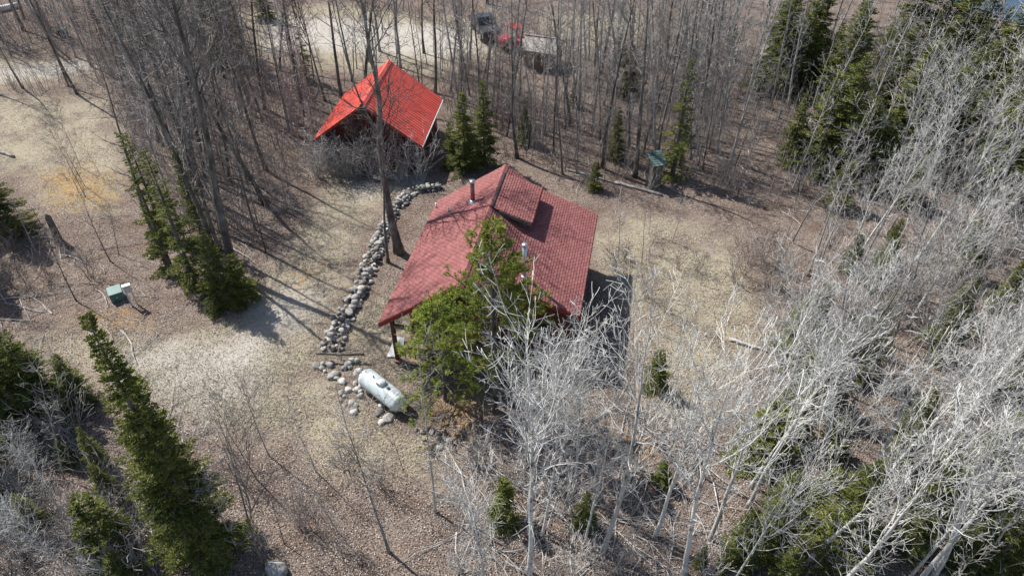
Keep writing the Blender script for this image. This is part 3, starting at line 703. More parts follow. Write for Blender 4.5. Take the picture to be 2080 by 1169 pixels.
log_obj('fallen_log', G(1180,880), G(1300,905), 0.12, 0.08, 'rotten orange-brown log under the pale trees below the cabin', M['wood'])
log_obj('fallen_log', G(30,320), G(-30,300), 0.1, 0.08, 'short log at the left edge of the grassy clearing', M['grey_bark'])

# ------------------------------------------------------------------ bare trees
def norm(v):
    L = math.sqrt(v[0]**2+v[1]**2+v[2]**2) or 1.0; return (v[0]/L, v[1]/L, v[2]/L)
def dirx(d, ang, r):
    """turn d by ang about a random azimuth"""
    a = (0,0,1) if abs(d[2]) < 0.9 else (1,0,0)
    e1 = norm((d[1]*a[2]-d[2]*a[1], d[2]*a[0]-d[0]*a[2], d[0]*a[1]-d[1]*a[0]))
    e2 = (d[1]*e1[2]-d[2]*e1[1], d[2]*e1[0]-d[0]*e1[2], d[0]*e1[1]-d[1]*e1[0])
    t = r.uniform(0, 2*math.pi); c, s = math.cos(ang), math.sin(ang); ct, st = math.cos(t)*s, math.sin(t)*s
    return (d[0]*c+e1[0]*ct+e2[0]*st, d[1]*c+e1[1]*ct+e2[1]*st, d[2]*c+e1[2]*ct+e2[2]*st)
def branch(V, F, r, p, d, L, rad, lev, maxlev, up, wig, dens, rmin):
    n = max(3, min(11, int(L/0.24)+1)); st = L/n; pts = [p]; rads = [rad]; dirs = [d]
    for i in range(n):
        d = norm((d[0]+r.uniform(-wig,wig), d[1]+r.uniform(-wig,wig), d[2]+r.uniform(-wig,wig)+up))
        p = (p[0]+d[0]*st, p[1]+d[1]*st, p[2]+d[2]*st); pts.append(p); dirs.append(d)
        rads.append(max(rmin, rad*(1-0.82*(i+1)/n)))
    tube(V, F, pts, rads, 4 if lev == 1 and rad > 0.02 else 3)
    if lev >= maxlev: return
    k = int(L*dens+r.random()*1.5)+(1 if lev == 1 else 0)
    for _ in range(k):
        t = r.uniform(0.18, 1.0); i = min(int(t*n), n-1); f = t*n-i
        q = tuple(pts[i][j]+(pts[i+1][j]-pts[i][j])*f for j in range(3))
        cd = dirx(dirs[i], r.uniform(0.5, 1.05), r)
        cl = L*r.uniform(0.28, 0.55)*(1.15-0.6*t)
        if cl < 0.12: cl = 0.12
        branch(V, F, r, q, cd, cl, max(rmin, rads[i]*0.55), lev+1, maxlev, up, wig*1.15, dens*1.35, rmin)
def bare_tree(seed, H, r0, kind):
    r = random.Random(seed); tV, tF, bV, bF = [], [], [], []
    cfg = dict(aspen=(0.28, 36, 0.78, 0.28, 0.10, 0.17, 1.9, 3, 0.0078),
               pole =(0.14, 34, 0.95, 0.18, 0.05, 0.26, 1.45, 3, 0.008),
               maple=(0.40, 22, 0.80, 0.36, 0.06, 0.22, 2.0, 3, 0.008),
               thin =(0.15, 24, 0.80, 0.24, 0.07, 0.2, 2.4, 3, 0.006))[kind]
    start, nb, ang, lf, up, wig, dens, mx, rmin = cfg
    n = 16; p = (0.0,0.0,-0.25); d = norm((r.uniform(-.03,.03), r.uniform(-.03,.03), 1)); pts = [p]; dirs = [d]; L = H+0.25; bend = 0.045 if kind != 'maple' else 0.07
    for i in range(n):
        d = norm((d[0]+r.uniform(-bend,bend)-0.1*d[0], d[1]+r.uniform(-bend,bend)-0.1*d[1], d[2])); p = tuple(p[j]+d[j]*L/n for j in range(3)); pts.append(p); dirs.append(d)
    rads = [max(0.012, r0*(1-0.9*(i/n)**0.9)) for i in range(n+1)]; rads[0] *= 1.45; rads[1] *= 1.08
    tube(tV, tF, pts, rads, 9, True)
    def at(t):
        i = min(int(t*n), n-1); f = t*n-i
        return tuple(pts[i][j]+(pts[i+1][j]-pts[i][j])*f for j in range(3)), dirs[i], rads[i]+(rads[i+1]-rads[i])*f
    if kind in ('maple', 'aspen'):                      # ascending leaders: a forked crown
        for _ in range(r.choice((1,2,2,3)) if kind == 'maple' else r.choice((0,1,1))):
            q, dd, rr = at(r.uniform(0.35, 0.6)); V, F = bV, bF
            branch(V, F, r, q, dirx(dd, r.uniform(0.3,0.55), r), H*r.uniform(0.36,0.5), rr*0.62, 0, mx-1, 0.08, 0.10, 1.5, rmin)
    for k in range(nb):
        t = start+(0.99-start)*((k+r.random())/nb)**0.9; q, dd, rr = at(t)
        prof = math.sin(math.pi*min(1, 0.22+0.78*(1-(t-start)/(1-start))))
        bl = H*lf*(0.35+0.65*prof)*r.uniform(0.55,1.05)
        branch(bV, bF, r, q, dirx(dd, ang*r.uniform(0.75,1.25), r), bl, max(rmin, min(rr*0.5, 0.008+bl*0.0105)), 1, mx, up, wig, dens, rmin)
    for k in range(r.randint(2, 5)):                     # dead snags low on the trunk
        q, dd, rr = at(r.uniform(0.1, start)); branch(bV, bF, r, q, dirx(dd, r.uniform(1.1,1.6), r), r.uniform(0.3,1.3), 0.014, 2, 3, 0.0, 0.2, 1.5, rmin)
    return tV, tF, bV, bF
def shrub(seed, H, stems):
    r = random.Random(seed); V, F = [], []
    for _ in range(stems):
        d = norm((r.gauss(0,.28), r.gauss(0,.28), 1))
        branch(V, F, r, (r.uniform(-.15,.15), r.uniform(-.15,.15), -0.1), d, H*r.uniform(0.55,1.0), 0.016, 1, 3, 0.05, 0.13, 1.5, 0.0075)
    return V, F
def tree_meshes(key, seeds, H, r0, kind, bark):
    out = []
    for s_ in seeds:
        tV, tF, bV, bF = bare_tree(s_, H, r0, kind)
        out.append((mesh(key+'_trunk', tV, tF, M[bark], True), mesh(key+'_branches', bV, bF, M['twig_bark' if key == 'pole' else bark])))
    return out
T = {}
T['aspen'] = tree_meshes('aspen', range(1, 8), 12.5, 0.115, 'aspen', 'pale_bark')
T['pole'] = tree_meshes('pole', range(21, 27), 14.0, 0.12, 'pole', 'dark_bark')
T['grey'] = tree_meshes('grey', range(31, 36), 13.0, 0.10, 'pole', 'grey_bark')
T['maple'] = tree_meshes('maple', range(41, 45), 14.0, 0.17, 'maple', 'dark_bark')
T['thin'] = tree_meshes('thin', range(51, 57), 6.0, 0.035, 'thin', 'grey_bark')
T['thindark'] = tree_meshes('thindark', range(61, 65), 6.5, 0.04, 'thin', 'dark_bark')
T['birch'] = tree_meshes('birch', range(71, 73), 13.0, 0.15, 'maple', 'birch_bark')
SH = [mesh('shrub_stems', *shrub(100+i, 2.6, 9), M['shrub_bark']) for i in range(5)]
SHP = [mesh('shrub_stems', *shrub(120+i, 2.8, 11), M['grey_bark']) for i in range(4)]
rt = random.Random(2024)
COUNT = {}
def put_tree(kind, x, y, h=None, lean=(0,0), label=None, group=None, variant=None, cat='tree', name='bare_tree', rz=None, thick=1.0):
    ms = T[kind]; i = rt.randrange(len(ms)) if variant is None else variant
    base = dict(aspen=12.5, pole=14.0, grey=13.0, maple=14.0, thin=6.0, thindark=6.5, birch=13.0)[kind]
    s_ = (h/base) if h else rt.uniform(0.8, 1.15)
    o = empty(dict(aspen='aspen_tree', thin='sapling', thindark='sapling', birch='birch_tree', grey='grey_tree').get(kind, 'bare_tree'), (x, y, terrain(x, y)), 0, label, cat, group)
    o.rotation_euler = (lean[1], lean[0], rt.uniform(0, 6.28) if rz is None else rz)
    if lean != (0,0):
        o.rotation_mode = 'XYZ'
        q = (Matrix.Rotation(lean[0], 3, 'Y') @ Matrix.Rotation(-lean[1], 3, 'X') @ Matrix.Rotation(rt.uniform(0,6.28), 3, 'Z'))
        o.rotation_euler = q.to_euler()
    t_ = obj('trunk', ms[i][0], o, scale=(s_*thick, s_*thick, s_)); obj('crown', ms[i][1], o, scale=(s_, s_, s_)); return o

# ------------------------------------------------------------------ conifers
def blade(V, F, p, d, L, wd, r):
    """a needle-clad twig: two crossed slim blades"""
    a = dirx(d, math.pi/2, r); b = (d[1]*a[2]-d[2]*a[1], d[2]*a[0]-d[0]*a[2], d[0]*a[1]-d[1]*a[0])
    m_ = (p[0]+d[0]*L*0.45, p[1]+d[1]*L*0.45, p[2]+d[2]*L*0.45); e = (p[0]+d[0]*L, p[1]+d[1]*L, p[2]+d[2]*L)
    for ax in (a, b):
        n = len(V); V += [p, (m_[0]+ax[0]*wd, m_[1]+ax[1]*wd, m_[2]+ax[2]*wd), e, (m_[0]-ax[0]*wd, m_[1]-ax[1]*wd, m_[2]-ax[2]*wd)]
        F.append((n, n+1, n+2, n+3))
def conifer(seed, H, R, dens=15, bottom=0.06, pw=0.85, gap=0.12):
    r = random.Random(seed); tV, tF, fV, fF = [], [], [], []
    tube(tV, tF, [(0,0,-0.2),(0,0,H*0.3),(0.02,0.02,H*0.7),(0,0,H)], [0.016*H+0.02,0.012*H,0.006*H,0.01], 8, True)
    for k in range(int(H*dens)):
        t = bottom+(1-bottom)*((k+r.random())/(H*dens)); z = H*t
        L = (R*(1-t)**pw*r.uniform(0.6,1.12)+0.10)
        if r.random() < gap: L *= 0.45
        az = r.uniform(0, 2*math.pi); el = -0.22+0.85*t**1.5+r.uniform(-.12,.12)
        d = (math.cos(az)*math.cos(el), math.sin(az)*math.cos(el), math.sin(el)); n = 5; pts = [(0,0,z)]; p = (0,0,z); ds = [d]
        for i in range(n):
            d = norm((d[0], d[1], d[2]+(-0.05 if i < 3 else 0.09))); p = tuple(p[j]+d[j]*L/n for j in range(3)); pts.append(p); ds.append(d)
        tube(tV, tF, pts, [0.006+0.010*L*(1-i/n) for i in range(n+1)], 3)
        m_ = max(4, int(L/0.062)); side = 1
        for q in range(m_):
            s_ = 0.12+0.88*(q+r.random())/m_; i = min(int(s_*n), n-1); f = s_*n-i
            c = tuple(pts[i][j]+(pts[i+1][j]-pts[i][j])*f for j in range(3)); d = ds[i]
            sx = norm((-d[1], d[0], 0)); side = -side; fw = r.uniform(0.45,0.9)
            td = norm((d[0]*fw+sx[0]*side, d[1]*fw+sx[1]*side, d[2]*fw+r.uniform(-.28,.22)))
            tl = (0.10+0.30*L*(1-s_)+0.06)*r.uniform(0.7,1.2); tl = min(tl, 0.5)
            blade(fV, fF, c, td, tl, 0.026, r)
            if tl > 0.16:
                for g in (0.4, 0.7):
                    cc = tuple(c[j]+td[j]*tl*g for j in range(3))
                    for sg in (-1, 1):
                        sd_ = norm((td[0]*0.8-td[1]*sg*0.8, td[1]*0.8+td[0]*sg*0.8, td[2]+r.uniform(-.25,.25)))
                        blade(fV, fF, cc, sd_, tl*0.45*r.uniform(0.7,1.2), 0.024, r)
        blade(fV, fF, pts[-2], ds[-1], L/n+0.12, 0.03, r)
    return tV, tF, fV, fF
def pine(seed, H, R, r_up=0.5, bare=0.2):
    r = random.Random(seed); tV, tF, fV, fF = [], [], [], []
    tube(tV, tF, [(0,0,-0.2),(0.03,0,H*0.4),(0,0.03,H*0.75),(0,0,H-0.1)], [0.014*H+0.02,0.011*H,0.006*H,0.012], 8, True)
    def tuft(c, d, n_, L):
        for _ in range(n_):
            dd = dirx(d, r.uniform(0.1, 0.85), r); l = L*r.uniform(0.7,1.2)
            a = dirx(dd, math.pi/2, r); w_ = 0.012
            e = (c[0]+dd[0]*l, c[1]+dd[1]*l, c[2]+dd[2]*l); q = len(fV)
            fV.extend([(c[0]-a[0]*w_*.6, c[1]-a[1]*w_*.6, c[2]-a[2]*w_*.6), (c[0]+a[0]*w_*.6, c[1]+a[1]*w_*.6, c[2]+a[2]*w_*.6), (e[0]+a[0]*w_, e[1]+a[1]*w_, e[2]+a[2]*w_), (e[0]-a[0]*w_, e[1]-a[1]*w_, e[2]-a[2]*w_)])
            fF.append((q, q+1, q+2, q+3))
    nw = int(H/0.42)
    for k in range(nw):
        t = bare+(1-bare)*(k+0.5)/nw
        for b in range(r.randint(5, 7)):
            z = H*t+r.uniform(-.1,.1); L = R*(1-t)**0.78*r.uniform(0.6,1.15)+0.2; az = r.uniform(0, 2*math.pi); el = -0.05+r_up*t+r.uniform(-.1,.2)
            d = (math.cos(az)*math.cos(el), math.sin(az)*math.cos(el), math.sin(el)); n = 5; p = (0,0,z); pts = [p]; ds = [d]
            for i in range(n):
                d = norm((d[0]+r.uniform(-.08,.08), d[1]+r.uniform(-.08,.08), d[2]+0.05)); p = tuple(p[j]+d[j]*L/n for j in range(3)); pts.append(p); ds.append(d)
            tube(tV, tF, pts, [0.008+0.011*L*(1-i/n) for i in range(n+1)], 3)
            for q in range(max(3, int(L/0.17))):
                s_ = r.uniform(0.3, 1.0); i = min(int(s_*n), n-1); f = s_*n-i; c = tuple(pts[i][j]+(pts[i+1][j]-pts[i][j])*f for j in range(3))
                sdn = norm(tuple(x_+y_ for x_, y_ in zip(dirx(ds[i], r.uniform(0.5,0.9), r), (0,0,0.35)))); sl_ = r.uniform(0.12,0.45)*(1.2-0.5*s_)
                e = tuple(c[j]+sdn[j]*sl_ for j in range(3)); tube(tV, tF, [c, e], [0.006, 0.004], 3)
                tuft(e, sdn, 15, 0.17); tuft(tuple(c[j]+sdn[j]*sl_*0.55 for j in range(3)), sdn, 8, 0.13)
            tuft(pts[-1], ds[-1], 16, 0.17)
    tuft((0,0,H-0.1), (0,0,1), 24, 0.25)
    return tV, tF, fV, fF
FIR = []
for s_, H, R, dn, pw in ((201,8.0,1.6,22,0.85),(202,8.0,1.35,20,0.8),(203,7.0,2.0,21,0.75),(204,8.5,1.35,11,0.9)):
    tV, tF, fV, fF = conifer(s_, H, R, dn, 0.05, pw, 0.42 if s_ == 204 else 0.22)
    FIR.append((H, mesh('fir_trunk', tV, tF, M['dark_bark']), mesh('fir_foliage', fV, fF, M['fir_green'])))
tV, tF, fV, fF = conifer(205, 3.0, 1.0, 26, 0.04, 0.8, 0.05)
FIR.append((3.0, mesh('fir_trunk', tV, tF, M['dark_bark']), mesh('fir_foliage', fV, fF, M['fir_green'])))
tV, tF, fV, fF = conifer(206, 11.0, 2.15, 27, 0.05, 1.0, 0.03)
FIR.append((11.0, mesh('fir_trunk', tV, tF, M['dark_bark']), mesh('fir_foliage', fV, fF, M['fir_green'])))
def put_fir(x, y, h, v=None, wide=1.0, label=None, group=None, lean=(0,0)):
    i = rt.randrange(4) if v is None else v; H, a, b = FIR[i]; s_ = h/H
    o = empty('fir_tree', (x, y, terrain(x, y)), rt.uniform(0, 6.28), label, 'tree', group)
    obj('trunk', a, o, scale=(s_*wide, s_*wide, s_)); obj('crown', b, o, scale=(s_*wide, s_*wide, s_)); return o
def fir_px(u, v, vtop, label, var=None, wide=1.0, group=None):
    g = G(u, v); return put_fir(g.x, g.y, max(1.0, top_z(g.y, vtop)-g.z), var, wide, label, group)
def tree_px(kind, u, v, vtop, label, lean=(0,0), group=None, variant=None, thick=1.0):
    g = G(u, v); return put_tree(kind, g.x, g.y, max(2.0, top_z(g.y, vtop)-g.z), lean, label, group, variant, thick=thick)

# the two pines at the cabin front
def pine_obj(name, loc, seed, H, R, m_, label, up=0.5, bare=0.15):
    o = empty(name, loc, 0.4, label, 'tree'); tV, tF, fV, fF = pine(seed, H, R, up, bare)
    obj('trunk', mesh('pine_trunk', tV, tF, M['dark_bark']), o); obj('crown', mesh('pine_foliage', fV, fF, m_), o); return o
pine_obj('pine_tree', (-0.75, 20.8, 0), 7, 10.15, 3.8, M['pine_rust'], 'tall green pine in front of the large cabin roof', 0.55, 0.36)
pine_obj('pine_tree', (-3.05, 21.5, 0), 9, 6.1, 2.5, M['pine_green'], 'bushy bright yellow-green pine beside the cabin porch', 0.45, 0.1)

# hand-placed firs
fir_px(425, 1120, 640, 'tall dark spire-shaped spruce at lower left', 5, 0.85)
fir_px(60, 850, 655, 'broad green fir at the left edge above the brush', 2, 1.15)
fir_px(-20, 840, 640, 'green fir cut by the left edge below the leaning dead branch', 2, 1.1)
fir_px(18, 478, 312, 'dark green fir at the left edge beside the grassy clearing', 2, 1.25)
fir_px(462, 622, 470, 'dense dark fir bush at the bend of the drive', 2, 0.95)
for u, v, t_, vr, wd, lab in ((335,480,270,3,1.1,'olive fir at the left of the cluster by the drive'), (420,500,300,3,1.2,'thin fir at the back of the cluster by the drive'), (500,612,520,4,1.1,'low fir right of the dense fir bush at the drive')):
    fir_px(u, v, t_, lab, vr, wd)
fir_px(400, 590, 300, 'slim fir behind the dense fir bush at the drive', 3, 1.1)
fir_px(350, 550, 270, 'slim sparse fir left of the big leaning trunk', 3, 0.9)
for u, v, t_, vr, wd, lab in ((110,840,690,2,1.3,'bushy fir left of the tall spruce'), (165,815,720,2,1.1,'smaller bushy fir touching the left side of the tall spruce'), (-70,560,330,0,1.4,'fir partly outside the left edge, shading the brush'), (-60,720,560,2,1.3,'fir at the left edge by the pale crooked tree'),
        (-40,980,800,2,1.3,'shaded fir at the left edge in the brush')):
    fir_px(u, v, t_, lab, vr, wd)
fir_px(240, 1130, 1010, 'small fir growing in the grey brush at lower left', 4, 1.0)
fir_px(945, 345, 190, 'yellow-green fir between the two red-roofed cabins', 0, 1.45)
fir_px(985, 335, 165, 'darker fir right of the yellow-green fir between the cabins', 0, 1.1)
fir_px(920, 340, 250, 'low fir at the corner of the red cabin', 4, 0.8)
fir_px(1207, 385, 330, 'small lone fir behind the large cabin, left of the outhouse', 4, 1.0)
fir_px(1365, 360, 120, 'slim tall fir standing right beside the outhouse', 3, 1.15)
fir_px(625, 165, 10, 'thin fir with sparse branches at the gravel track', 3, 0.8)
for u, v, t_, vr, wd, lab in ((1650,345,150,0,1.55,'leftmost big fir of the dark group at upper right'), (1730,360,200,2,1.55,'shaded fir low in the dark group at upper right'), (1805,335,85,0,1.55,'tallest central fir of the dark group at upper right'),
                             (1765,250,40,1,0.9,'slim fir rising behind the dark group at upper right'), (1880,330,190,2,1.55,'yellowish fir with dead grey top at upper right'), (1985,235,15,0,1.55,'bright topped fir near the lake at upper right'),
                             (1925,240,40,1,1.0,'fir left of the bright topped one near the lake'), (2055,300,60,2,1.55,'fir at the right edge in front of the lake'), (1700,420,330,4,1.2,'small bright fir below the dark group'),
                             (1690,300,130,2,1.3,'broad fir behind the leftmost big fir at upper right'), (1850,260,70,2,1.3,'broad fir behind the tallest central fir at upper right'), (1950,330,170,2,1.4,'broad shaded fir below the bright topped one'), (2030,200,5,0,1.5,'fir against the lake in the upper right corner'), (1770,380,240,2,1.2,'dark fir at the foot of the central fir'), (2075,420,230,2,1.3,'dark fir at the right edge under the lake'), (1905,140,5,0,1.3,'far fir on the lake shore'), (1600,330,190,1,1.3,'fir at the left flank of the dark group at upper right'), (1480,120,20,1,0.9,'fir in the far wood right of the shed'), (1840,420,300,2,0.9,'fir half hidden by pale trees below the dark group')):
    fir_px(u, v, t_, lab, vr, wd)
for u, v, t_, vr, wd, lab in ( 
                             (1330,790,715,4,1.0,'small fir in the right-hand clearing edge'), (1560,1120,960,2,0.9,'fir beneath the leaning pale trees, lower right'), (1690,1130,940,2,1.0,'fir under crossing pale trunks at lower right'),
                             (1830,1110,930,0,1.0,'fir right of the crossing pale trunks'), (1960,1040,830,2,1.0,'dark fir at far lower right'), (2050,960,700,0,1.0,'dark fir against the right edge'), (1740,760,600,2,0.9,'fir amid pale trees right of the clearing'),
                             (1900,720,560,2,0.9,'fir behind the white birch at right'), (1650,820,690,4,1.2,'low fir in the brush right of the clearing'), (2000,1165,1000,2,0.9,'fir in the lower right corner')):
    fir_px(u, v, t_, lab, vr, wd)

# young firs growing under the pale trees
def fir_stand(poly, n, hr, label, group, seed, mind=1.3):
    P = px(poly); r = random.Random(seed); xs_ = [p[0] for p in P]; ys_ = [p[1] for p in P]; pl = []; tries = 0
    while len(pl) < n and tries < 2000:
        tries += 1; x = r.uniform(min(xs_), max(xs_)); y = r.uniform(min(ys_), max(ys_))
        if not in_poly(x, y, [P]) or (x-55)+0.62*(y-62) > -1 or any((x-a)**2+(y-b)**2 < mind*mind for a, b in pl): continue
        pl.append((x, y)); h_ = r.uniform(*hr); put_fir(x, y, h_, r.choice((0,2,2,4) if h_ < 4 else (0,0,2)), r.uniform(0.9,1.3), label, group)
fir_stand([(1500,900),(2120,800),(2120,1200),(1480,1200)], 22, (1.6,4.2), 'young fir under the pale trees at lower right', 'young firs at lower right', 301, 1.1)
fir_stand([(1620,560),(2120,460),(2120,800),(1600,830)], 16, (1.6,4.5), 'young fir in the thicket right of the clearing', 'young firs right of the clearing', 302)
fir_stand([(1560,120),(2080,100),(2100,420),(1600,400)], 34, (4.0,9.5), 'dark fir in the evergreen mass at upper right', 'firs at upper right', 303)
fir_stand([(960,960),(1300,920),(1440,980),(1440,1169),(960,1169)], 4, (1.2,3.0), 'young fir beneath the pale trees at bottom centre', 'young firs at bottom centre', 304)
fir_stand([(-60,840),(200,900),(380,1120),(300,1200),(-60,1200)], 9, (1.2,3.2), 'young fir in the lower left brush', 'young firs at lower left', 305)
fir_stand([(890,150),(1480,100),(1500,400),(1350,340),(1000,300)], 7, (1.5,4.5), 'scattered fir in the wood behind the large cabin', 'firs behind the large cabin', 306, 4.0)
fir_stand([(260,40),(620,20),(620,150),(300,180)], 5, (4.0,9.0), 'fir in the far wood at upper left', 'firs at upper left', 307, 4.0)

# hand-placed bare trees
tree_px('maple', 812, 512, -120, 'big dark forked tree between the stone wall and large cabin', variant=0, thick=1.35)
tree_px('maple', 788, 533, 210, 'smaller many-branched dark tree beside the big forked tree', variant=1, thick=0.8)
tree_px('maple', 478, 560, -260, 'tall thick dark trunk leaning over the left wood', variant=2, thick=1.05)
tree_px('pole', 338, 535, 90, 'dark bare tree with broken fork at the grassy clearing', variant=0, thick=1.1)
tree_px('pole', 445, 545, -100, 'dark trunk close behind the fir bush at the drive', variant=1, thick=1.1)
tree_px('thindark', 540, 512, 280, 'thin straight sapling at the edge of the drive', variant=0)
tree_px('thindark', 225, 530, 360, 'slender twiggy sapling above the green utility box', variant=1)
tree_px('thindark', 155, 610, 420, 'slender sapling left of the green utility box', variant=2)
tree_px('maple', 660, 205, -60, 'dark crooked tree on the slope left of the red cabin', variant=3, thick=0.8)
g = G(120, 490); V, F = [], []
tube(V, F, [(0,0,-0.2),(0.05,0,0.8),(0.02,0.05,1.7),(0,0,1.95)], [0.24,0.19,0.17,0.06], 9, True)
tag(obj('dead_snag', mesh('dead_snag', V, F, M['dark_bark'], True), None, g), 'broken dark dead stump beside the grassy clearing', 'stump')
tree_px('maple', 535, 1150, 880, 'small bare tree with open fork at lower left of the clearing', variant=1, thick=0.6)
tree_px('grey', 790, 1120, 780, 'slim grey tree rising below the propane tank', variant=0, thick=0.8)
tree_px('grey', 885, 1040, 720, 'slim grey tree rising right of the propane tank', variant=2, thick=0.8)
for i, (u, v, t_, kd, lab) in enumerate(((1075,1165,700,'aspen','pale tree with broad twiggy crown in front of the pines'), (1225,1120,650,'aspen','tallest pale tree right of the pines, forked low'), (1330,1090,720,'aspen','pale tree standing at the edge of the right clearing'),
        (1390,1165,720,'aspen','pale tree in front of the right clearing near the bottom'), (1165,1000,690,'aspen','pale tree close against the cabin front'),
        (1620,900,540,'maple','dark forked tree at the far side of the right clearing'))):
    tree_px(kd, u, v, t_, lab)
tree_px('birch', 1900, 900, 420, 'white birch with peeling trunk leaning at the right edge', (0.32, 0.0), variant=0)
tree_px('birch', 1960, 330, -40, 'pale birch beside the lake at upper right', (0.15, 0.0), variant=1)

# woods: individuals placed at random inside each stand
BLOCK = [px(P) for P in ([(630,60),(930,60),(930,400),(620,400)],)]
def house_clear(x, y):
    for (cx, cy, yaw, x0, x1, y0, y1) in ((HX, HY, HYAW, -4.3, 5.5, -10.8, 0.8), (RX, RY, RYAW, -hw-0.3, hw+0.3, -hl-0.1, hl+0.3)):
        dx, dy = x-cx, y-cy; c_, s_ = math.cos(-yaw), math.sin(-yaw); lx, ly = dx*c_-dy*s_, dx*s_+dy*c_
        if x0 < lx < x1 and y0 < ly < y1: return False
    for u, v, d in ((1326,378,1.4), (1103,132,2.6), (986,68,3.2), (1046,96,2.2), (1075,165,2.4), (1040,150,2.4), (1110,190,2.0), (1000,110,2.4), (240,606,1.2), (274,620,0.8), (778,790,2.2)):
        g = G(u, v)
        if math.hypot(g.x-x, g.y-y) < d: return False
    return True
PLACED = []
def stand(poly, n, kinds, group, labels, mind=0.8, hr=(0.8,1.15), lean=None, keep_clear=True, seed=1, world=False, thick=(0.5,1.4)):
    P = poly if world else px(poly); r = random.Random(seed); xs_ = [p[0] for p in P]; ys_ = [p[1] for p in P]; got = 0; tries = 0
    while got < n and tries < n*60:
        tries += 1; x = r.uniform(min(xs_), max(xs_)); y = r.uniform(min(ys_), max(ys_))
        if not in_poly(x, y, [P]): continue
        if keep_clear and in_poly(x, y, GRASS+SAND): continue
        if not house_clear(x, y): continue
        if (x-55)+0.62*(y-62) > -1: continue
        if any((x-a)**2+(y-b)**2 < mind*mind for a, b in PLACED): continue
        PLACED.append((x, y)); k = r.choice(kinds); base = dict(aspen=12.5, pole=14.0, grey=13.0, maple=14.0, thin=6.0, thindark=6.5, birch=13.0)[k]
        ln = (0,0) if lean is None else (lean[0]+r.gauss(0,lean[2]), lean[1]+r.gauss(0,lean[2]))
        put_tree(k, x, y, base*r.uniform(*hr), ln, labels[k] if isinstance(labels, dict) else labels, group if not isinstance(labels, dict) else group+' '+k, thick=r.uniform(*thick)); got += 1
stand([(235,190),(640,150),(650,260),(600,420),(545,480),(470,520),(370,500),(280,330)], 84, ['pole','grey','thindark','thindark'], 'left wood',
      dict(pole='dark bare trunk in the wood left of the red cabin', grey='grey bare tree in the wood left of the red cabin', thindark='thin dark sapling in the wood left of the red cabin'), 0.6, (0.75,1.1), (0,0,0.085), seed=1)
stand([(-60,60),(230,60),(480,10),(520,130),(640,140),(240,195),(-60,195)], 76, ['pole','pole','grey','thindark'], 'far left wood',
      dict(pole='dark bare trunk by the far track at upper left', grey='grey bare tree by the far track at upper left', thindark='thin dark sapling by the far track at upper left'), 1.1, (0.75,1.1), (0,0,0.085), seed=2)
stand([(890,140),(1000,125),(1480,110),(1490,400),(1340,350),(1210,385),(1070,330),(960,300),(905,200)], 175, ['pole','grey','grey','thin','thindark'], 'middle wood',
      dict(pole='dark bare trunk in the wood behind the large cabin', grey='slim grey bare tree in the wood behind the large cabin', thin='thin grey sapling in the wood behind the large cabin', thindark='thin dark sapling in the wood behind the large cabin'), 0.6, (0.7,1.1), (0,0,0.085), seed=3)
stand([(640,150),(700,120),(780,100),(930,100),(900,190),(640,240)], 22, ['pole','thindark','grey'], 'trees behind the red cabin',
      dict(pole='dark bare trunk right behind the red cabin', grey='grey bare tree right behind the red cabin', thindark='thin dark sapling right behind the red cabin'), 0.8, (0.75,1.05), (0,0,0.085), keep_clear=False, seed=4)
stand([(-55,66),(50,66),(40,90),(-70,90)], 90, ['pole','grey','grey'], 'far wood', dict(pole='dark trunk in the wood beyond the gravel track', grey='grey trunk in the wood beyond the gravel track'), 1.3, (0.7,1.0), (0,0,0.085), seed=5, world=True)
stand([(1480,60),(2000,60),(2120,200),(2120,430),(1700,390),(1490,420)], 112, ['grey','grey','thin','thindark'], 'right back wood',
      dict(grey='grey twiggy tree among the firs at upper right', thindark='thin dark sapling among the firs at upper right', thin='thin grey sapling among the firs at upper right'), 1.0, (0.6,0.95), (0.03,0,0.07), seed=6)
stand([(1580,500),(1700,410),(2120,430),(2120,860),(1560,860),(1600,700)], 54, ['aspen','grey','grey','thin'], 'right pale wood',
      dict(grey='grey tree in the pale thicket right of the clearing', aspen='pale tree in the thicket right of the clearing', thin='thin sapling in the thicket right of the clearing'), 0.8, (0.5,0.8), (0.05,0.02,0.07), seed=7)
stand([(1480,870),(2120,870),(2120,1260),(1440,1260)], 36, ['aspen','aspen','aspen','thin'], 'lower right pale wood',
      dict(aspen='pale leaning tree in the lower right thicket', thin='thin pale sapling in the lower right thicket'), 0.7, (0.55,0.85), (0.04,0.02,0.06), seed=8)
stand([(1010,960),(1300,930),(1470,900),(1450,1260),(880,1260)], 12, ['aspen','aspen','thin'], 'bottom pale trees',
      dict(aspen='pale twiggy tree at the bottom centre', thin='thin sapling among the pale trees at the bottom centre'), 0.8, (0.45,0.75), (0.02,0,0.05), seed=9)
stand([(-120,830),(150,860),(330,1010),(400,1169),(300,1260),(-120,1260)], 14, ['grey','thin','aspen'], 'lower left brush',
      dict(grey='grey crooked tree in the lower left brush', aspen='pale branchy tree in the lower left brush', thin='thin grey sapling in the lower left brush'), 0.8, (0.3,0.55), (0,0,0.14), seed=10)
stand([(-100,480),(60,470),(110,600),(60,700),(-100,700)], 6, ['aspen','grey'], 'left edge trees', dict(aspen='pale crooked tree at the left edge', grey='grey tree at the left edge by the shaded brush'), 0.9, (0.3,0.45), (0,0,0.2), seed=11)
stand([(620,330),(690,300),(860,330),(720,350)], 5, ['thin'], 'red cabin front', 'thin twiggy tree in front of the red cabin wall', 0.6, (0.6,0.9), None, keep_clear=False, seed=12)

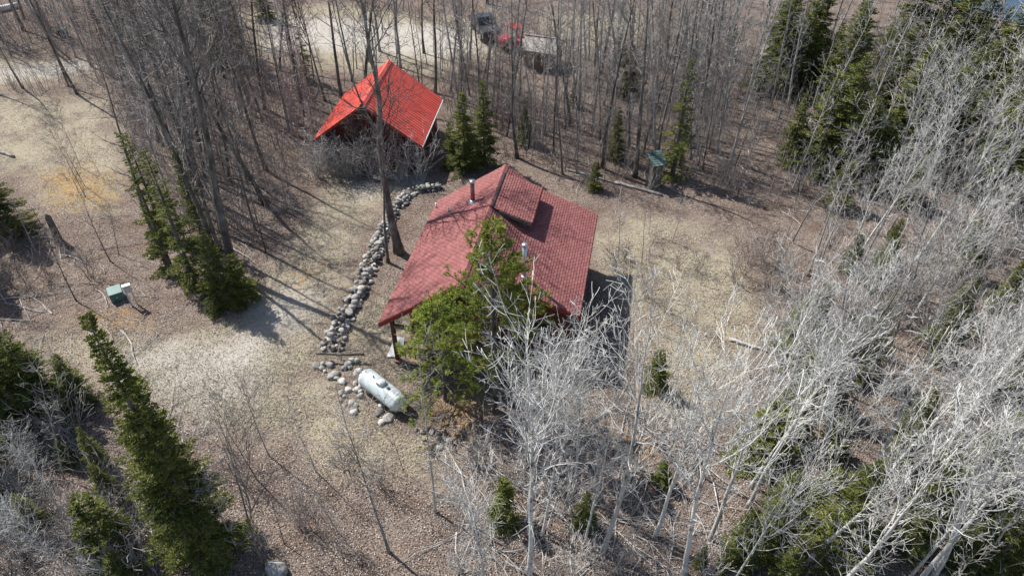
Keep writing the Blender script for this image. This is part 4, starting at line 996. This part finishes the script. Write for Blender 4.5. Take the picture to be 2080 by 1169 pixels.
stand([(420,900),(820,900),(880,1160),(440,1160)], 9, ['thindark','thin'], 'lower clearing', dict(thin='thin grey sapling in the lower clearing', thindark='thin dark sapling in the lower clearing'), 1.2, (0.5,0.85), (0,0,0.06), keep_clear=False, seed=13)
stand([(1220,470),(1450,480),(1450,640),(1320,700),(1250,600)], 7, ['thin'], 'right clearing', 'thin twiggy sapling standing in the right-hand clearing', 1.2, (0.5,0.8), (0,0,0.06), keep_clear=False, seed=14)
stand([(130,330),(250,330),(250,520),(140,500)], 5, ['thindark'], 'left clearing', 'thin sapling on the grass near the broken stump', 1.0, (0.5,0.8), (0,0,0.06), keep_clear=False, seed=15)

# shrubs
def shrubs(poly, n, meshes, label, group, seed, sc_=(0.5,1.1), keep=True):
    P = px(poly); r = random.Random(seed); xs_ = [p[0] for p in P]; ys_ = [p[1] for p in P]; got = 0; tries = 0
    while got < n and tries < n*40:
        tries += 1; x = r.uniform(min(xs_), max(xs_)); y = r.uniform(min(ys_), max(ys_))
        if not in_poly(x, y, [P]) or (keep and in_poly(x, y, GRASS+SAND)) or not house_clear(x, y) or (x-55)+0.62*(y-62) > -1: continue
        o = empty('bare_shrub', (x, y, terrain(x, y)), r.uniform(0, 6.28), label, 'shrub', group); s_ = r.uniform(*sc_)
        obj('stems', r.choice(meshes), o, scale=(s_*r.uniform(.8,1.2), s_*r.uniform(.8,1.2), s_)); got += 1
shrubs([(240,190),(640,160),(650,280),(600,430),(480,520),(360,490)], 32, SH, 'bare brown shrub in the wood left of the red cabin', 'shrubs left of the red cabin', 21)
shrubs([(640,345),(700,342),(860,352),(860,372),(700,372),(640,368)], 22, SHP, 'leafless shrub tangle against the front of the red cabin', 'shrubs at the red cabin', 22, (0.9,1.5), False)
shrubs([(900,150),(1480,110),(1500,420),(1330,370),(1210,400),(1060,335),(900,330)], 45, SH, 'bare brown shrub under the trees behind the large cabin', 'shrubs behind the large cabin', 23)
shrubs([(-60,60),(480,20),(520,130),(230,190),(-60,190)], 20, SH, 'bare shrub beside the far track at upper left', 'shrubs at the far track', 24)
shrubs([(1490,80),(2100,120),(2100,430),(1500,430)], 36, SHP, 'grey bare shrub below the firs at upper right', 'shrubs at upper right', 25, (0.6,1.3))
shrubs([(1560,520),(2120,430),(2120,1200),(1490,1200),(1500,860)], 40, SHP, 'grey bare shrub in the pale thicket at right', 'shrubs at right', 26, (0.6,1.3))
shrubs([(1000,860),(1080,800),(1280,720),(1300,860),(1450,900),(1450,1200),(900,1200),(960,920)], 16, SHP, 'grey bare shrub below the large cabin front', 'shrubs below the large cabin', 27, (0.6,1.3))
shrubs([(-80,800),(150,850),(350,1010),(430,1169),(-80,1200)], 32, SHP, 'grey bare shrub in the lower left brush', 'shrubs at lower left', 28, (0.6,1.3))
shrubs([(-80,480),(130,480),(200,560),(120,640),(-80,640)], 18, SH, 'bare shrub in the shade at the left edge', 'shrubs at the left edge', 29)
shrubs([(450,900),(800,900),(820,1160),(480,1160)], 9, SH, 'sparse reddish shrub in the lower clearing', 'shrubs in the lower clearing', 30, (0.6,1.0), False)
shrubs([(1210,450),(1450,460),(1440,640),(1310,690),(1250,560)], 12, SH, 'sparse reddish shrub in the right-hand clearing', 'shrubs in the right clearing', 31, (0.5,0.9), False)
shrubs([(1490,520),(1560,520),(1560,590),(1490,590)], 4, SH, 'clump of upright bare stems at the right edge of the clearing', 'clump at the clearing edge', 32, (0.9,1.3), False)

# small bushy trees in front of the red cabin wall
for u, v, t_, lab in ((690,338,225,'twiggy small tree at the left front of the red cabin'), (745,348,235,'twiggy small tree in the middle of the red cabin front'), (815,345,250,'twiggy small tree at the right front of the red cabin')):
    tree_px('maple', u, v, t_, lab, thick=0.6)

# undergrowth nobody could count: thin stems between the trunks
def underbrush(name, polys, n, hr, material, label, seed, rad=0.014):
    r = random.Random(seed); V, F = [], []; polys = [px(P) for P in polys]
    areas = [(max(p[0] for p in P)-min(p[0] for p in P))*(max(p[1] for p in P)-min(p[1] for p in P)) for P in polys]
    for P, A in zip(polys, areas):
        xs_ = [p[0] for p in P]; ys_ = [p[1] for p in P]; m_ = int(n*A/sum(areas)*1.6)
        X = np.array([r.uniform(min(xs_), max(xs_)) for _ in range(m_)]); Y = np.array([r.uniform(min(ys_), max(ys_)) for _ in range(m_)])
        ok = (poly_mask(X, Y, [P], 0.01) > 0.5) & (poly_mask(X, Y, GRASS+SAND, 0.8) < 0.35)
        for x, y in zip(X[ok], Y[ok]):
            if (x-55)+0.62*(y-62) > -1 or not house_clear(x, y): continue
            h = r.uniform(*hr); z = terrain(x, y); d = norm((r.gauss(0,.13), r.gauss(0,.13), 1)); p = (x, y, z-0.05); pts = [p]
            for i in range(4):
                d = norm((d[0]+r.uniform(-.09,.09), d[1]+r.uniform(-.09,.09), d[2])); p = tuple(p[j]+d[j]*h/4 for j in range(3)); pts.append(p)
            tube(V, F, pts, [rad*(1-0.17*i)*h/2.5 for i in range(5)], 3)
            for _ in range(int(h*2.4)):
                t = r.uniform(0.15, 0.97)*4; i = min(int(t), 3); f = t-i; q = tuple(pts[i][j]+(pts[i+1][j]-pts[i][j])*f for j in range(3))
                e = dirx(d, r.uniform(0.5,1.1), r); l = r.uniform(0.2,0.5)*h*0.55
                m1 = tuple(q[j]+e[j]*l*0.5 for j in range(3)); e = norm((e[0]+r.uniform(-.3,.3), e[1]+r.uniform(-.3,.3), e[2]+0.25)); m2 = tuple(m1[j]+e[j]*l*0.5 for j in range(3))
                tube(V, F, [q, m1, m2], [0.007,0.006,0.004], 3)
    tag(obj(name, mesh(name, V, F, material)), label, 'undergrowth', kind='stuff')
underbrush('undergrowth', [[(235,190),(640,150),(650,300),(600,430),(470,520),(360,500),(270,330)], [(-60,20),(500,0),(520,130),(640,140),(240,195),(-60,195)], [(890,140),(1000,60),(1480,60),(1500,410),(1340,360),(1210,390),(1070,330),(900,330)]],
           5600, (0.8,3.8), M['shrub_bark'], 'brown leafless undergrowth between the trunks of the back woods', 91)
underbrush('undergrowth', [[(1490,60),(2100,60),(2120,430),(1500,430)], [(1570,520),(2120,430),(2120,1200),(1490,1200),(1500,860)]],
           2200, (0.8,3.0), M['grey_bark'], 'grey leafless undergrowth beneath the pale trees at right', 92)
underbrush('undergrowth', [[(960,850),(1060,810),(1280,740),(1300,870),(1450,900),(1450,1200),(900,1200),(960,930)], [(-80,830),(150,860),(350,1010),(430,1169),(-80,1200)]],
           600, (0.6,2.0), M['grey_bark'], 'grey leafless undergrowth in the foreground', 93)

# fallen twigs and branches on the forest floor
r = random.Random(55); V, F = [], []
zones = [px(P) for P in ([(235,190),(640,150),(650,300),(600,430),(470,520),(360,500),(270,330)], [(890,140),(1000,60),(1480,60),(1500,420),(1340,390),(1210,430),(1070,330),(900,330)], [(1490,60),(2100,60),(2120,1200),(1480,1200),(1560,700),(1500,430)], [(960,860),(1290,740),(1450,900),(1450,1200),(900,1200)], [(-80,480),(330,520),(430,1169),(-80,1200)], [(-60,20),(500,0),(640,140),(240,195),(-60,195)])]
for P in zones:
    xs_ = [p[0] for p in P]; ys_ = [p[1] for p in P]; n_ = 460
    X = np.array([r.uniform(min(xs_), max(xs_)) for _ in range(n_)]); Y = np.array([r.uniform(min(ys_), max(ys_)) for _ in range(n_)])
    ok = (poly_mask(X, Y, [P], 0.01) > 0.5) & (poly_mask(X, Y, GRASS+SAND, 0.8) < 0.6)
    for x, y in zip(X[ok], Y[ok]):
        if not house_clear(x, y) or (x-55)+0.62*(y-62) > -1: continue
        a = r.uniform(0, 6.28); L_ = r.uniform(0.6, 3.2); rr = 0.008+0.011*L_*r.random(); z = terrain(x, y)+0.05; p = (x, y, z); pts = [p]
        for i in range(4):
            a += r.uniform(-.3,.3); p = (p[0]+math.cos(a)*L_/4, p[1]+math.sin(a)*L_/4, terrain(p[0], p[1])+0.05+r.uniform(0,.12)); pts.append(p)
        tube(V, F, pts, [rr, rr*.9, rr*.75, rr*.6, rr*.4], 4)
        for _ in range(r.randint(0, 3)):
            q = pts[r.randint(1, 3)]; b_ = a+r.choice((-1,1))*r.uniform(.5,1); l = L_*r.uniform(.15,.35); tube(V, F, [q, (q[0]+math.cos(b_)*l, q[1]+math.sin(b_)*l, q[2]+r.uniform(0,.25))], [rr*.5, rr*.3], 3)
tag(obj('fallen_branches', mesh('fallen_branches', V, F, M['grey_bark'])), 'dead grey branches strewn over the forest floor', 'branches', kind='stuff')

# tell look-alikes apart by their order from the left
WORDS = 'first second third fourth fifth sixth seventh eighth ninth tenth eleventh twelfth thirteenth fourteenth fifteenth sixteenth seventeenth eighteenth nineteenth twentieth'.split()
WORDS += ['twenty-'+x for x in WORDS[:9]]+['thirtieth']+['thirty-'+x for x in WORDS[:9]]
byl = {}
bpy.context.view_layer.update()
for o in bpy.data.objects:
    if o.parent is None and 'label' in o and 'category' in o: byl.setdefault(o['label'], []).append(o)
for lab, L in list(byl.items()):
    if len(L) > 30 and L[0].get('kind') is None:
        ysort = sorted(L, key=lambda o: o.location.y); n3 = (len(L)+2)//3 if len(L) > 60 else (len(L)+1)//2
        nm = ('near rows', 'middle rows', 'far rows') if len(L) > 60 else ('near rows', 'far rows'); del byl[lab]
        for k in range(len(nm)):
            for o in ysort[k*n3:(k+1)*n3]: o['label'] = lab+', '+nm[k]; byl.setdefault(o['label'], []).append(o)
for lab, L in byl.items():
    if 1 < len(L) <= 39 and len(lab.split()) <= 13 and L[0].get('kind') is None:
        def ux(o):
            q = o.location; dep = q.y*math.cos(PITCH)-(q.z-CAMH)*math.sin(PITCH); return q.x/dep
        for k, o in enumerate(sorted(L, key=ux)): o['label'] = '%s, %s from left' % (lab, WORDS[k])
